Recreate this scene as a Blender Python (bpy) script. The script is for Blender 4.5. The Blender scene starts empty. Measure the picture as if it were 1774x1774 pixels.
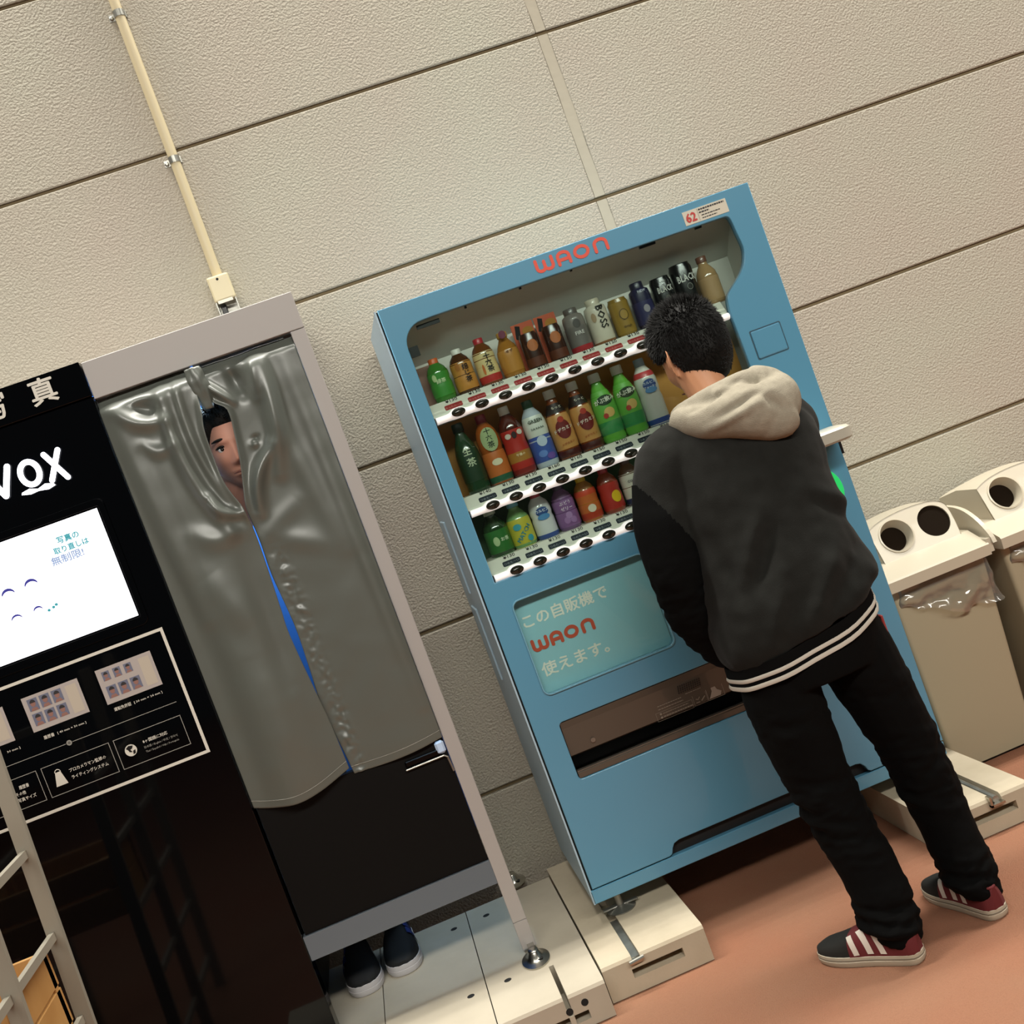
import bpy, bmesh, math, random
from mathutils import Vector, Matrix, noise
random.seed(7)
S = bpy.context.scene
COL = S.collection
PI = math.pi

# ---------------------------------------------------------------- camera
YAW, PITCH, ROLL, FPX = 0.1293, -0.056, -0.3534, 1999.9
cy_, sy_, cp_, sp_ = math.cos(YAW), math.sin(YAW), math.cos(PITCH), math.sin(PITCH)
fw = Vector((sy_*cp_, cy_*cp_, sp_)); r0 = Vector((cy_, -sy_, 0)); u0 = r0.cross(fw)
cr, sr = math.cos(ROLL), math.sin(ROLL)
rt = cr*r0 + sr*u0; up = -sr*r0 + cr*u0
cam_d = bpy.data.cameras.new('camera'); cam = bpy.data.objects.new('camera', cam_d); COL.objects.link(cam)
M = Matrix((rt, up, -fw)).transposed().to_4x4(); M.translation = Vector((-0.4714, -3.947, 1.513))
cam.matrix_world = M
cam_d.sensor_width = 36; cam_d.lens = 36*FPX/1774; cam_d.clip_start = 0.05
S.camera = cam
# ---------------------------------------------------------------- light and exposure
S.view_settings.view_transform = 'Standard'; S.view_settings.look = 'None'
S.view_settings.gamma = 1; S.view_settings.use_curve_mapping = False
S.view_settings.exposure = 0.0
W = bpy.data.worlds.new('night'); S.world = W; W.use_nodes = True
W.node_tree.nodes['Background'].inputs[0].default_value = (1.0, 0.97, 0.9, 1)
W.node_tree.nodes['Background'].inputs[1].default_value = 0.06
def area(name, loc, target, sx, sy, power, color, spread=180):
    d = bpy.data.lights.new(name, 'AREA'); d.shape = 'RECTANGLE'; d.size = sx; d.size_y = sy
    d.energy = power; d.color = color; d.spread = math.radians(spread)
    o = bpy.data.objects.new(name, d); COL.objects.link(o); o.location = loc
    v = Vector(target) - Vector(loc)
    o.rotation_euler = v.to_track_quat('-Z', 'Y').to_euler() if abs(v.x)+abs(v.y) > 1e-6 else (0, 0, 0)
    return o
WARM = (1.0, 0.965, 0.875)
area('tube_light', (0.9, -0.60, 7.0), (0.9, -0.60, 0), 10.0, 0.05, 450, WARM)
area('tube_light', (0.9, -0.43, 7.0), (0.9, -0.43, 0), 10.0, 0.05, 370, WARM)
area('tube_light', (0.9, -0.27, 7.0), (0.9, -0.27, 0), 10.0, 0.05, 330, WARM)
area('hall_light', (1.3, -5.6, 4.3), (1.0, 0.0, 0.9), 16.0, 0.5, 215, WARM, 84)

# ---------------------------------------------------------------- helpers
def lin(h):
    h = h.lstrip('#'); out = []
    for i in (0, 2, 4):
        c = int(h[i:i+2], 16)/255
        out.append(c/12.92 if c <= 0.04045 else ((c+0.055)/1.055)**2.4)
    return tuple(out) + (1.0,)
MATS = {}
def mat(name, hexc, rough=0.5, metal=0.0, spec=0.5, bump=None, vary=None, emit=0, coat=0, trans=0, sheen=0):
    """bump = (scale, strength, distance, detail); vary = (second colour, scale, contrast)"""
    m = bpy.data.materials.new(name); m.use_nodes = True; nt = m.node_tree; b = nt.nodes['Principled BSDF']
    c = lin(hexc); b.inputs['Base Color'].default_value = c
    b.inputs['Roughness'].default_value = rough; b.inputs['Metallic'].default_value = metal
    b.inputs['Specular IOR Level'].default_value = spec
    b.inputs['Coat Weight'].default_value = coat
    b.inputs['Transmission Weight'].default_value = trans
    b.inputs['Sheen Weight'].default_value = sheen
    if emit:
        b.inputs['Emission Color'].default_value = c; b.inputs['Emission Strength'].default_value = emit
    if bump or vary:
        tc = nt.nodes.new('ShaderNodeTexCoord')
    if bump:
        n = nt.nodes.new('ShaderNodeTexNoise'); n.inputs['Scale'].default_value = bump[0]
        n.inputs['Detail'].default_value = bump[3] if len(bump) > 3 else 3
        bp = nt.nodes.new('ShaderNodeBump'); bp.inputs['Strength'].default_value = bump[1]; bp.inputs['Distance'].default_value = bump[2]
        nt.links.new(tc.outputs['Object'], n.inputs['Vector']); nt.links.new(n.outputs['Fac'], bp.inputs['Height'])
        nt.links.new(bp.outputs['Normal'], b.inputs['Normal'])
    if vary:
        n = nt.nodes.new('ShaderNodeTexNoise'); n.inputs['Scale'].default_value = vary[1]; n.inputs['Detail'].default_value = 6
        rp = nt.nodes.new('ShaderNodeValToRGB'); k = vary[2]
        rp.color_ramp.elements[0].position = 0.5-k; rp.color_ramp.elements[1].position = 0.5+k
        rp.color_ramp.elements[0].color = c; rp.color_ramp.elements[1].color = lin(vary[0])
        nt.links.new(tc.outputs['Object'], n.inputs['Vector']); nt.links.new(n.outputs['Fac'], rp.inputs['Fac'])
        nt.links.new(rp.outputs['Color'], b.inputs['Base Color'])
    MATS[name] = m
    return m
def glassmat(name, tint='ffffff', gloss=0.05, refl=1.0, cover=0.0, covercol='ffffff'):
    """a thin clear sheet: transparent, with a Fresnel reflection, and a milky share 'cover'"""
    m = bpy.data.materials.new(name); m.use_nodes = True; nt = m.node_tree
    for n in list(nt.nodes): nt.nodes.remove(n)
    out = nt.nodes.new('ShaderNodeOutputMaterial'); tr = nt.nodes.new('ShaderNodeBsdfTransparent'); gl = nt.nodes.new('ShaderNodeBsdfGlossy')
    fr = nt.nodes.new('ShaderNodeFresnel'); fr.inputs['IOR'].default_value = 1.45; mx = nt.nodes.new('ShaderNodeMixShader')
    ml = nt.nodes.new('ShaderNodeMath'); ml.operation = 'MULTIPLY'; ml.inputs[1].default_value = refl
    tr.inputs['Color'].default_value = lin(tint); gl.inputs['Roughness'].default_value = gloss
    nt.links.new(fr.outputs[0], ml.inputs[0]); nt.links.new(ml.outputs[0], mx.inputs[0])
    nt.links.new(tr.outputs[0], mx.inputs[1]); nt.links.new(gl.outputs[0], mx.inputs[2])
    last = mx
    if cover:
        df = nt.nodes.new('ShaderNodeBsdfDiffuse'); df.inputs['Color'].default_value = lin(covercol)
        m2 = nt.nodes.new('ShaderNodeMixShader'); m2.inputs[0].default_value = cover
        nt.links.new(mx.outputs[0], m2.inputs[1]); nt.links.new(df.outputs[0], m2.inputs[2]); last = m2
    nt.links.new(last.outputs[0], out.inputs[0])
    return m

def link(name, me, m, parent=None, smooth=False, loc=None, kind=None):
    o = bpy.data.objects.new(name, me); COL.objects.link(o)
    if m is not None and not me.materials: me.materials.append(m)
    if parent is not None: o.parent = parent
    if loc is not None: o.location = loc
    if kind: o['kind'] = kind
    if smooth is True:
        for p in me.polygons: p.use_smooth = True
    elif smooth:
        me.polygons.foreach_set('use_smooth', [True]*len(me.polygons))
        me.set_sharp_from_angle(angle=math.radians(smooth))
    return o
def empty(name, loc, label, cat, group=None, rz=0):
    o = bpy.data.objects.new(name, None); COL.objects.link(o); o.location = loc; o.rotation_euler = (0, 0, rz); o.empty_display_size = 0.05
    if label: o['label'] = label
    if cat: o['category'] = cat
    if group: o['group'] = group
    return o
def tag(o, label, cat, group=None):
    o['label'] = label; o['category'] = cat
    if group: o['group'] = group
    return o

class MB:
    """collects shapes into one bmesh"""
    def __init__(s): s.b = bmesh.new(); s.k = 0
    def lift(s, y):
        s.k += 1; return y - s.k*2.5e-5      # strokes lie one on the other, never in one plane
    def box(s, x0, x1, y0, y1, z0, z1, bev=0.0, seg=1):
        r = bmesh.ops.create_cube(s.b, size=1.0); vs = r['verts']
        bmesh.ops.scale(s.b, vec=(abs(x1-x0), abs(y1-y0), abs(z1-z0)), verts=vs)
        bmesh.ops.translate(s.b, vec=((x0+x1)/2, (y0+y1)/2, (z0+z1)/2), verts=vs)
        if bev:
            es = list({e for v in vs for e in v.link_edges})
            bmesh.ops.bevel(s.b, geom=es, offset=bev, segments=seg, profile=0.5, affect='EDGES')
        return s
    def loft(s, rings, closed=True, cap=True):
        rows = [[s.b.verts.new(p) for p in r] for r in rings]; n = len(rows[0])
        for a, c in zip(rows, rows[1:]):
            for i in range(n if closed else n-1):
                j = (i+1) % n; s.b.faces.new((a[i], a[j], c[j], c[i]))
        if cap and closed:
            s.b.faces.new(list(reversed(rows[0]))); s.b.faces.new(rows[-1])
        return s
    def lathe(s, prof, n=20, c=(0, 0, 0), axis='z', sx=1, sy=1, cap=True):
        rings = []
        for r, h in prof:
            ring = []
            for i in range(n):
                a = 2*PI*i/n; x, y = r*math.cos(a)*sx, r*math.sin(a)*sy
                p = (x, y, h) if axis == 'z' else ((x, -h, y) if axis == 'y' else (h, x, y))
                ring.append((p[0]+c[0], p[1]+c[1], p[2]+c[2]))
            rings.append(ring)
        return s.loft(rings, cap=cap)
    def tube(s, pts, rad, n=10):
        pts = [Vector(p) for p in pts]; rings = []
        ref = Vector((0, 0, 1))
        for i, p in enumerate(pts):
            d = (pts[min(i+1, len(pts)-1)] - pts[max(i-1, 0)]).normalized()
            if abs(d.dot(ref)) > 0.95: ref = Vector((1, 0, 0)) if abs(d.x) < 0.9 else Vector((0, 1, 0))
            a = (ref - d*ref.dot(d)).normalized(); b2 = d.cross(a); ref = a
            rr = rad[i] if isinstance(rad, (list, tuple)) else rad
            rx, ry = rr if isinstance(rr, tuple) else (rr, rr)
            rings.append([p + a*rx*math.cos(2*PI*k/n) + b2*ry*math.sin(2*PI*k/n) for k in range(n)])
        return s.loft(rings)
    def ribbon(s, pts, w, y=0.0, caps=True, closed=False):
        """flat stroke in the XZ plane"""
        P = [Vector((p[0], p[1])) for p in pts]; n = len(P); y = s.lift(y)
        L, R_ = [], []
        for i in range(n):
            a = P[(i-1) % n] if closed or i > 0 else P[0]; c = P[(i+1) % n] if closed or i < n-1 else P[-1]
            d = (c-a).normalized(); nn = Vector((-d.y, d.x))*w/2
            L.append(s.b.verts.new((P[i].x+nn.x, y, P[i].y+nn.y))); R_.append(s.b.verts.new((P[i].x-nn.x, y, P[i].y-nn.y)))
        for i in range(n if closed else n-1):
            j = (i+1) % n; s.b.faces.new((R_[i], R_[j], L[j], L[i]))
        if caps and not closed:
            for e in (P[0], P[-1]): s.disc(e.x, e.y, w/2, w/2, y, 12)
        return s
    def disc(s, x, z, rx, rz, y=0.0, n=20, a0=0):
        y = s.lift(y)
        s.b.faces.new([s.b.verts.new((x+rx*math.cos(2*PI*i/n+a0), y, z+rz*math.sin(2*PI*i/n+a0))) for i in range(n)]); return s
    def poly(s, pts, y=0.0):
        s.b.faces.new([s.b.verts.new((p[0], y, p[1])) for p in pts]); return s
    def rect(s, x0, x1, z0, z1, y=0.0): return s.poly([(x0, z0), (x1, z0), (x1, z1), (x0, z1)], y)
    def frame(s, x0, x1, z0, z1, w, y=0.0):
        s.rect(x0, x1, z0, z0+w, y); s.rect(x0, x1, z1-w, z1, y); s.rect(x0, x0+w, z0+w, z1-w, y); s.rect(x1-w, x1, z0+w, z1-w, y); return s
    def mesh(s, name='m', recalc=True):
        if recalc: bmesh.ops.recalc_face_normals(s.b, faces=s.b.faces)
        me = bpy.data.meshes.new(name); s.b.to_mesh(me); s.b.free(); return me
    def build(s, name, m, parent=None, smooth=False, loc=None, kind=None, recalc=True):
        return link(name, s.mesh(name, recalc), m, parent, smooth, loc, kind)

def tomesh(o):
    """a throwaway object (text, curve, modifiers) turned into plain mesh data"""
    dg = bpy.context.evaluated_depsgraph_get()
    me = bpy.data.meshes.new_from_object(o.evaluated_get(dg)); d = o.data
    bpy.data.objects.remove(o)
    return me
def plate(outer, holes, y0, y1, bev=0.0):
    """a sheet in the XZ plane with holes, from depth y0 (front) to y1"""
    c = bpy.data.curves.new('c', 'CURVE'); c.dimensions = '2D'; c.fill_mode = 'BOTH'
    c.extrude = (y1-y0)/2 - bev; c.bevel_depth = bev; c.bevel_resolution = 1
    if bev: c.offset = -bev
    for pts in [outer] + holes:
        sp = c.splines.new('POLY'); sp.points.add(len(pts)-1); sp.use_cyclic_u = True
        for q, p in zip(sp.points, pts): q.co = (p[0], p[1], 0, 1)
    o = bpy.data.objects.new('c', c); COL.objects.link(o); me = tomesh(o)
    ym = (y0+y1)/2
    for v in me.vertices:
        x, z, d = v.co; v.co = (x, ym-d, z)
    return me
def rrect(x0, x1, z0, z1, r, n=6):
    out = []
    for cx, cz, a in ((x1-r, z1-r, 0), (x0+r, z1-r, 90), (x0+r, z0+r, 180), (x1-r, z0+r, 270)):
        for i in range(n+1):
            t = math.radians(a+90*i/n); out.append((cx+r*math.cos(t), cz+r*math.sin(t)))
    return out
def text(txt, size, bold=0.0, align='LEFT', sx=1.0, space=1.0, ext=0.0, res=2):
    """mesh of lettering in the XZ plane (front is -Y), baseline at z=0"""
    c = bpy.data.curves.new('t', 'FONT'); c.body = txt; c.size = size; c.align_x = align
    c.space_character = space; c.resolution_u = res; c.extrude = ext
    o = bpy.data.objects.new('t', c); COL.objects.link(o); me = tomesh(o)
    for v in me.vertices:
        x, z, d = v.co; v.co = (x*sx, -d, z)
    if bold and not ext:                     # bold by overprinting
        b = bmesh.new(); w = bold*size
        for k, (dx, dz) in enumerate(((-w, 0), (w, 0), (0, -w), (0, w))):
            m2 = me.copy()
            for v in m2.vertices: v.co = (v.co.x+dx, v.co.y-k*2e-5, v.co.z+dz)
            b.from_mesh(m2)
        b.to_mesh(me); b.free()
    return me
def move(me, x=0, y=0, z=0, rot=0, sx=1, sz=1, shear=0):
    cr2, sr2 = math.cos(rot), math.sin(rot)
    for v in me.vertices:
        a, b2, c = v.co.x*sx, v.co.y, v.co.z*sz; a += shear*c
        v.co = (a*cr2-c*sr2+x, b2+y, a*sr2+c*cr2+z)
    return me
def wrap(me, r, cx=0, cy=0):
    """bend flat lettering (x along the arc) round an upright cylinder, facing -Y"""
    for v in me.vertices:
        a = v.co.x/r; rr = r - v.co.y
        v.co = (cx + rr*math.sin(a), cy - rr*math.cos(a), v.co.z)
    return me
def join(meshes):
    b = bmesh.new()
    for me in meshes: b.from_mesh(me)
    out = bpy.data.meshes.new('j'); b.to_mesh(out); b.free(); return out
def arc(cx, cz, r, a0, a1, n=12, rz=None):
    rz = rz or r
    return [(cx+r*math.cos(math.radians(a0+(a1-a0)*i/n)), cz+rz*math.sin(math.radians(a0+(a1-a0)*i/n))) for i in range(n+1)]
def smoothstep(a, b2, x):
    t = min(1, max(0, (x-a)/(b2-a))); return t*t*(3-2*t)
def cr_path(P, k=4):
    """Catmull-Rom through tuples of any length"""
    P = [P[0]] + list(P) + [P[-1]]; out = []
    for i in range(1, len(P)-2):
        for j in range(k):
            t = j/k; out.append(tuple(0.5*((2*b2)+(-a+c)*t+(2*a-5*b2+4*c-d)*t*t+(-a+3*b2-3*c+d)*t**3) for a, b2, c, d in zip(P[i-1], P[i], P[i+1], P[i+2])))
    out.append(tuple(P[-2])); return out
def nz(x, y, z, s=1.0): return noise.noise(Vector((x*s, y*s, z*s)))
def fuse(name, mb, m, parent, voxel, smooth=4, fn=None, keep=None):
    """one continuous surface out of overlapping lofts"""
    o = mb.build('tmp', None) if isinstance(mb, MB) else link('tmp', mb, None)
    r = o.modifiers.new('r', 'REMESH'); r.mode = 'VOXEL'; r.voxel_size = voxel
    s2 = o.modifiers.new('s', 'SMOOTH'); s2.factor = 0.5; s2.iterations = smooth
    me = tomesh(o)
    if fn:
        ns = [v.normal.copy() for v in me.vertices]
        for v, n in zip(me.vertices, ns): v.co = v.co + n*fn(v.co, n)
    if keep:
        b = bmesh.new(); b.from_mesh(me); bmesh.ops.delete(b, geom=[v for v in b.verts if not keep(v.co)], context='VERTS'); b.to_mesh(me); b.free()
    return link(name, me, m, parent, True)

# ---------------------------------------------------------------- materials
WALL = mat('painted_concrete', 'aaa697', 0.85, bump=(130, 1.0, 0.0065, 3), vary=('aaa093', 1.6, 0.2))
JOINT = mat('joint_sealant', '75654a', 0.9)
CAULK = mat('caulk', 'aea695', 0.8, bump=(30, 0.3, 0.003))
FLOOR = mat('red_brown_floor', '8b634b', 0.85, bump=(240, 0.9, 0.004, 3), vary=('8d5a41', 2.2, 0.22))
CONC = mat('concrete', 'b9ad98', 0.85, bump=(60, 0.25, 0.003, 4), vary=('a89c86', 7, 0.25))
CONC2 = mat('pale_grey_concrete', 'b3aa99', 0.8, bump=(40, 0.12, 0.002, 4), vary=('a59c8b', 6, 0.25))
BLUE = mat('sky_blue_paint', '568fac', 0.28, coat=0.3, vary=('538ca9', 2.0, 0.3))
BLUE2 = mat('pale_side_paint', '9fb6c4', 0.4)
DARK = mat('dark_gap', '0a0b0c', 0.8)
BLACK = mat('black_plastic', '0d0d0e', 0.35)
GLOSSBLACK = mat('gloss_black_panel', '030406', 0.06, spec=0.22)
WHITEPL = mat('white_plastic', 'e8e4dc', 0.25, coat=0.2)
LENS = mat('button_lens', '1b1d17', 0.12)
CHROME = mat('bright_metal', 'b9b7ae', 0.25, metal=1.0)
GALV = mat('galvanised_steel', '8d8c86', 0.4, metal=0.9, vary=('a3a29b', 25, 0.2))
GREY = mat('grey_paint', '8f8a80', 0.5)
POSTC = mat('pinkish_grey_paint', 'a09b98', 0.45)
REDPRINT = mat('red_print', 'd5452c', 0.45)
WHITEPRINT = mat('white_print', 'dcd8cc', 0.5)
INK = mat('black_print', '15141a', 0.5)
GLASS = glassmat('clear_glass', 'eef4f2', 0.02, 0.55)
# ================================================================ the setting
# ---- wall of large lightweight concrete panels
def struct(o, label=None):
    o['kind'] = 'structure'
    if label: o['label'] = label
    return o
wall = struct(bpy.data.objects.new('wall_back', None), 'cream textured concrete panel wall behind the machines'); COL.objects.link(wall)
ZA, SP, XV = 2.8055, 0.5992, 0.7165
G = 0.006
for k in range(-2, 6):
    zt = ZA - k*SP; zb = zt - SP
    for xa, xb in ((-3.8, XV-0.018), (XV+0.018, 4.4)):
        MB().box(xa, xb, 0.0, 0.10, max(zb, -0.15)+G, zt-G, 0.004).build('panel', WALL, wall)
MB().box(-3.8, 4.4, 0.012, 0.09, -0.2, 4.1).build('joint_sealant', JOINT, wall)
for k in range(-2, 3):
    zt = ZA - k*SP
    b = MB(); n = 14
    rings = []
    for i in range(n+1):
        z = zt - SP + G*1.2 + (SP-2.4*G)*i/n
        w = 0.0185 + 0.0025*nz(1, k, z, 9); off = 0.0015*nz(3, k, z, 6)
        rings.append([(XV-w+off, 0.001, z), (XV+w+off, 0.001, z), (XV+w+off, 0.03, z), (XV-w+off, 0.03, z)])
    b.loft(rings).build('caulk_strip', CAULK, wall)
# ---- floor
fl = MB().box(-6, 7, -9, 0.2, -0.2, 0.0).build('floor', FLOOR); struct(fl, 'reddish brown coarse floor')

# ---- conduit and junction box on the wall
IVORY = mat('ivory_plastic', 'bfb190', 0.45)
cd = empty('conduit', (-0.608, 0, 2.36), 'ivory electrical conduit running up the wall above the photo booth', 'conduit')
b = MB(); b.tube([(-0.002, -0.019, 0.0), (0.0, -0.019, 0.4), (0.0, -0.019, 1.2), (0.002, -0.019, 2.2)], 0.0165, 16); b.build('pipe', IVORY, cd, 60)
for z in (0.41, 0.91, 1.5):
    b = MB()
    ring = [(0.0185*math.cos(a)+0.0, -0.019-0.0185*math.sin(a)) for a in [PI*i/12 for i in range(13)]]
    b.loft([[(x, y, z-0.011) for x, y in ring], [(x, y, z+0.011) for x, y in ring]], closed=False)
    b.box(-0.036, -0.017, -0.004, -0.0005, z-0.011, z+0.011); b.box(0.017, 0.022, -0.012, -0.0005, z-0.011, z+0.011)
    b.lathe([(0.007, 0), (0.007, 0.006), (0.004, 0.008)], 10, (-0.028, -0.004, z-0.002), 'y')
    cl = b.build('clamp', GALV, cd)
jb = empty('junction_box', (-0.612, 0, 2.2), 'ivory wall box with open grey metal lower half under the conduit', 'electrical box')
MB().box(-0.036, 0.036, -0.055, -0.001, 0.08, 0.165, 0.006, 2).build('cover', mat('box_ivory', 'c9bd9c', 0.4), jb)
b = MB(); b.box(-0.035, 0.035, -0.014, -0.001, 0.0, 0.08, 0.002); b.box(-0.035, -0.031, -0.05, -0.014, 0, 0.08); b.box(0.031, 0.035, -0.05, -0.014, 0, 0.08)
b.box(-0.031, 0.031, -0.05, -0.014, 0.0, 0.006); b.build('metal_back', GALV, jb)
MB().box(-0.024, -0.006, -0.03, -0.0145, 0.018, 0.074, 0.002).build('terminal', BLACK, jb)
b = MB(); b.rect(-0.026, 0.024, 0.0715, 0.082, -0.0565); b.build('label_strip', WHITEPRINT, jb)
b = MB(); b.disc(-0.002, 0.151, 0.0045, 0.0045, -0.0557, 10); b.build('screw_hole', DARK, jb)

# ---- concrete base blocks
def block(x0, x1, yf, yb, h, label, slot=None, topslot=None, holes=(), m=CONC, fholes=(), notch=True):
    """a paving-sized concrete base block, open channel on top and a rectangular slot in its front"""
    o = empty('concrete_base_block', ((x0+x1)/2, yf, 0), label, 'concrete block', 'concrete base blocks under the machines')
    w = (x1-x0)/2; L = yb-yf
    b = MB(); c = 0.012
    # side profile along y with rounded top front edge
    prof = [(0, 0.004), (0.0, h-c), (c*0.35, h-c*0.3), (c, h), (L, h), (L, 0.004)]
    if topslot:
        s0, s1, sl, sd = topslot           # channel x range (relative), length from the front, depth
        parts = [(-w, s0, h, 0), (s1, w, h, 0), (s0, s1, h-sd, 0)]
    else: parts = [(-w, w, h, 0)]
    def prism(xa, xb, ya, yb_, za, zb_, rounded):
        if rounded:
            pr = [(ya, za), (ya, zb_-c), (ya+c*0.35, zb_-c*0.3), (ya+c, zb_), (yb_, zb_), (yb_, za)]
        else: pr = [(ya, za), (ya, zb_), (yb_, zb_), (yb_, za)]
        b.loft([[(xa, y, z) for y, z in pr], [(xb, y, z) for y, z in pr]])
    if slot:
        q0, q1, z0, z1, dd = slot
        # lower, upper and two cheeks of the front part leave the slot open
        ys = dd
        def front(xa, xb, top):
            for (a1, b1) in ((xa, min(xb, q0)), (max(xa, q1), xb)):
                if b1 > a1+1e-4: prism(a1, b1, 0, ys, 0.002, top, True)
            a1, b1 = max(xa, q0), min(xb, q1)
            if b1 > a1+1e-4:
                prism(a1, b1, 0, ys, 0.002, z0, False); prism(a1, b1, 0, ys, z1, top, True)
        for xa, xb, top, _ in parts:
            front(xa, xb, top); prism(xa, xb, ys, L, 0.002, top, False)
    else:
        for xa, xb, top, _ in parts: prism(xa, xb, 0, L, 0.002, top, True)
    if topslot and topslot[2] < L:
        b.box(topslot[0], topslot[1], topslot[2], L, 0.01, h)
    bd = b.build('block_body', m, o)
    if holes:
        for hx, hy in holes: MB().lathe([(0.011, h-0.002), (0.011, h+0.0006)], 14, (hx, hy, 0)).build('bolt_hole', DARK, o)
    if fholes:
        for hx, hz in fholes: MB().lathe([(0.010, -0.001), (0.010, 0.0008)], 12, (hx, 0, hz), 'y').build('front_hole', DARK, o)
    return o
H = 0.1056
bl = block(-0.281, 0.0205, -0.913, -0.06, H, 'concrete base block under left foot of blue vending machine, slot in front',
      slot=(-0.072, 0.078, 0.043, 0.068, 0.05), topslot=(-0.062, -0.038, 0.42, 0.02))
def rail(parent, x, y0, y1, z, end=True):
    b = MB(); b.box(x-0.0115, x+0.0115, y0, y1, z-0.016, z-0.009); b.build('channel_rail', GALV, parent)
    b = MB(); b.box(x-0.018, x+0.014, y0-0.012, y0+0.012, z-0.024, z-0.018); b.tube([(x-0.022, y0-0.014, z-0.016), (x+0.02, y0-0.016, z-0.011)], 0.006, 8)
    b.lathe([(0.010, 0.0), (0.010, 0.007), (0.006, 0.009)], 6, (x-0.006, y0-0.006, z-0.02)); b.build('anchor_bolt', CHROME, parent)
rail(bl, -0.05, 0.004, 0.27, H)
block(-0.585, -0.287, -0.975, -0.135, H, 'concrete base block under right post of booth beside the vending block', topslot=(0.030, 0.044, 0.20, 0.085),
      slot=(-0.13, 0.085, 0.022, 0.046, 0.05), holes=((-0.089, 0.226), (-0.089, 0.74)), m=CONC2, fholes=((0.082, 0.068), (0.036, 0.06)))
block(-0.886, -0.588, -0.975, -0.135, H, 'concrete base block under middle of booth, in front of the right black shoe',
      topslot=(0.02, 0.026, 0.02, 0.01), holes=((0.23-0.149+0.02, 0.226), (0.10, 0.74)), m=CONC2)
block(-1.19, -0.889, -0.975, -0.135, H, 'concrete base block leftmost in view, under black booth panel edge', m=CONC2)
bl2 = block(0.742, 1.044, -0.905, -0.06, H, 'concrete base block under right foot of vending machine by the bins',
      slot=(-0.05, 0.10, 0.043, 0.068, 0.05), topslot=(0.03, 0.062, 0.5, 0.022))
b = MB(); b.tube([(0.045, 0.0, H-0.012), (0.045, 0.45, H-0.012)], 0.0105, 10); b.build('channel_rail', GALV, bl2)
b = MB(); b.box(0.02, 0.064, -0.014, 0.008, H-0.026, H-0.02); b.box(0.02, 0.026, -0.014, 0.008, H-0.026, H+0.004); b.build('anchor_bolt', CHROME, bl2)
# ================================================================ vending machine (local: x right, y back, z up, origin front-left-bottom)
MX, MY, MZ = -0.2145, -0.6555, 0.1652
MW, MH, MD = 1.1712, 1.83, 0.556
vm = empty('vending_machine', (MX, MY, MZ), 'sky blue drink vending machine with red lettering and lit sample bottles', 'vending machine')
win = [(0.053, 0.987), (0.985, 0.987), (0.990, 1.30), (0.988, 1.46), (0.989, 1.50), (0.998, 1.535), (1.022, 1.556), (1.050, 1.578), (1.074, 1.604), (1.088, 1.635),
       (1.092, 1.66), (1.088, 1.70), (1.084, 1.742), (1.076, 1.755), (1.06, 1.757)]
win = [win[0], win[1]] + [(p[0], p[1]) for p in cr_path(win[1:], 3)][1:] + [(0.15, 1.765)] + arc(0.118, 1.700, 0.064, 90, 180, 8)
notch = [(0.008, 0.042), (1.1712, 0.042), (1.1712, 0.0465), (0.925, 0.0465), (0.916, 0.052), (0.911, 0.066), (0.900, 0.079), (0.885, 0.083), (0.30, 0.083),
         (0.283, 0.078), (0.274, 0.066), (0.268, 0.052), (0.258, 0.0465), (0.008, 0.0465)]
outer = [(0.0085, 0.0465)] + list(reversed(notch[3:-1])) + [(MW, 0.0465), (MW, MH), (0.0085, MH)]
poster = rrect(0.077, 0.491, 0.628, 0.917, 0.022)
pick = rrect(0.085, 0.815, 0.362, 0.539, 0.012)
link('door', plate(outer, [list(reversed(win)), list(reversed(poster)), list(reversed(pick))], 0.0, 0.028, 0.0022), BLUE, vm)
b = MB(); b.box(0, MW, 0.004, 0.03, 0, 0.0415, 0.002); b.build('kick_strip', BLUE, vm)
b = MB(); b.box(0.0015, 0.0085, 0.012, 0.03, 0.0, MH-0.003); b.box(0.01, MW-0.004, 0.024, 0.045, 0.03, 0.1); b.build('door_gap', DARK, vm)
b = MB()
b.box(0, 0.012, 0.03, MD, 0, MH, 0.0015); b.box(MW-0.012, MW, 0.03, MD, 0, MH); b.box(0.012, MW-0.012, 0.03, MD, MH-0.012, MH); b.box(0.012, MW-0.012, 0.03, MD, 0, 0.012); b.box(0.012, MW-0.012, 0.3, MD, 0.012, MH-0.012)
b.box(-0.0015, 0.0035, 0.004, 0.034, 0, MH)
b.build('cabinet', BLUE2, vm)
for z in (0.66, 0.95): MB().box(-0.006, 0.002, 0.30, 0.44, z, z+0.24, 0.004, 2).build('side_vent', BLUE2, vm)
# display cavity
INNER = mat('grey_display_lining', 'cfcdc4', 0.6)
OCHRE = mat('ochre_display_card', 'b07a2c', 0.55)
b = MB(); b.box(0.03, 1.12, 0.175, 0.19, 0.96, 1.80); b.box(0.03, 0.045, 0.03, 0.175, 0.96, 1.8); b.box(1.105, 1.12, 0.03, 0.175, 0.96, 1.8)
b.box(0.045, 1.105, 0.03, 0.175, 1.785, 1.80)
b.loft([[(0.045, 0.03, 1.775), (0.045, 0.175, 1.66), (0.045, 0.175, 1.785)], [(1.105, 0.03, 1.775), (1.105, 0.175, 1.66), (1.105, 0.175, 1.785)]])
b.build('display_lining', INNER, vm)
b = MB(); b.box(0.047, 1.0, 0.165, 0.172, 1.24, 1.47); b.box(0.047, 0.055, 0.06, 0.165, 1.24, 1.42); b.box(0.92, 1.0, 0.10, 0.165, 1.24, 1.45); b.build('backing_card', OCHRE, vm)
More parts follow.
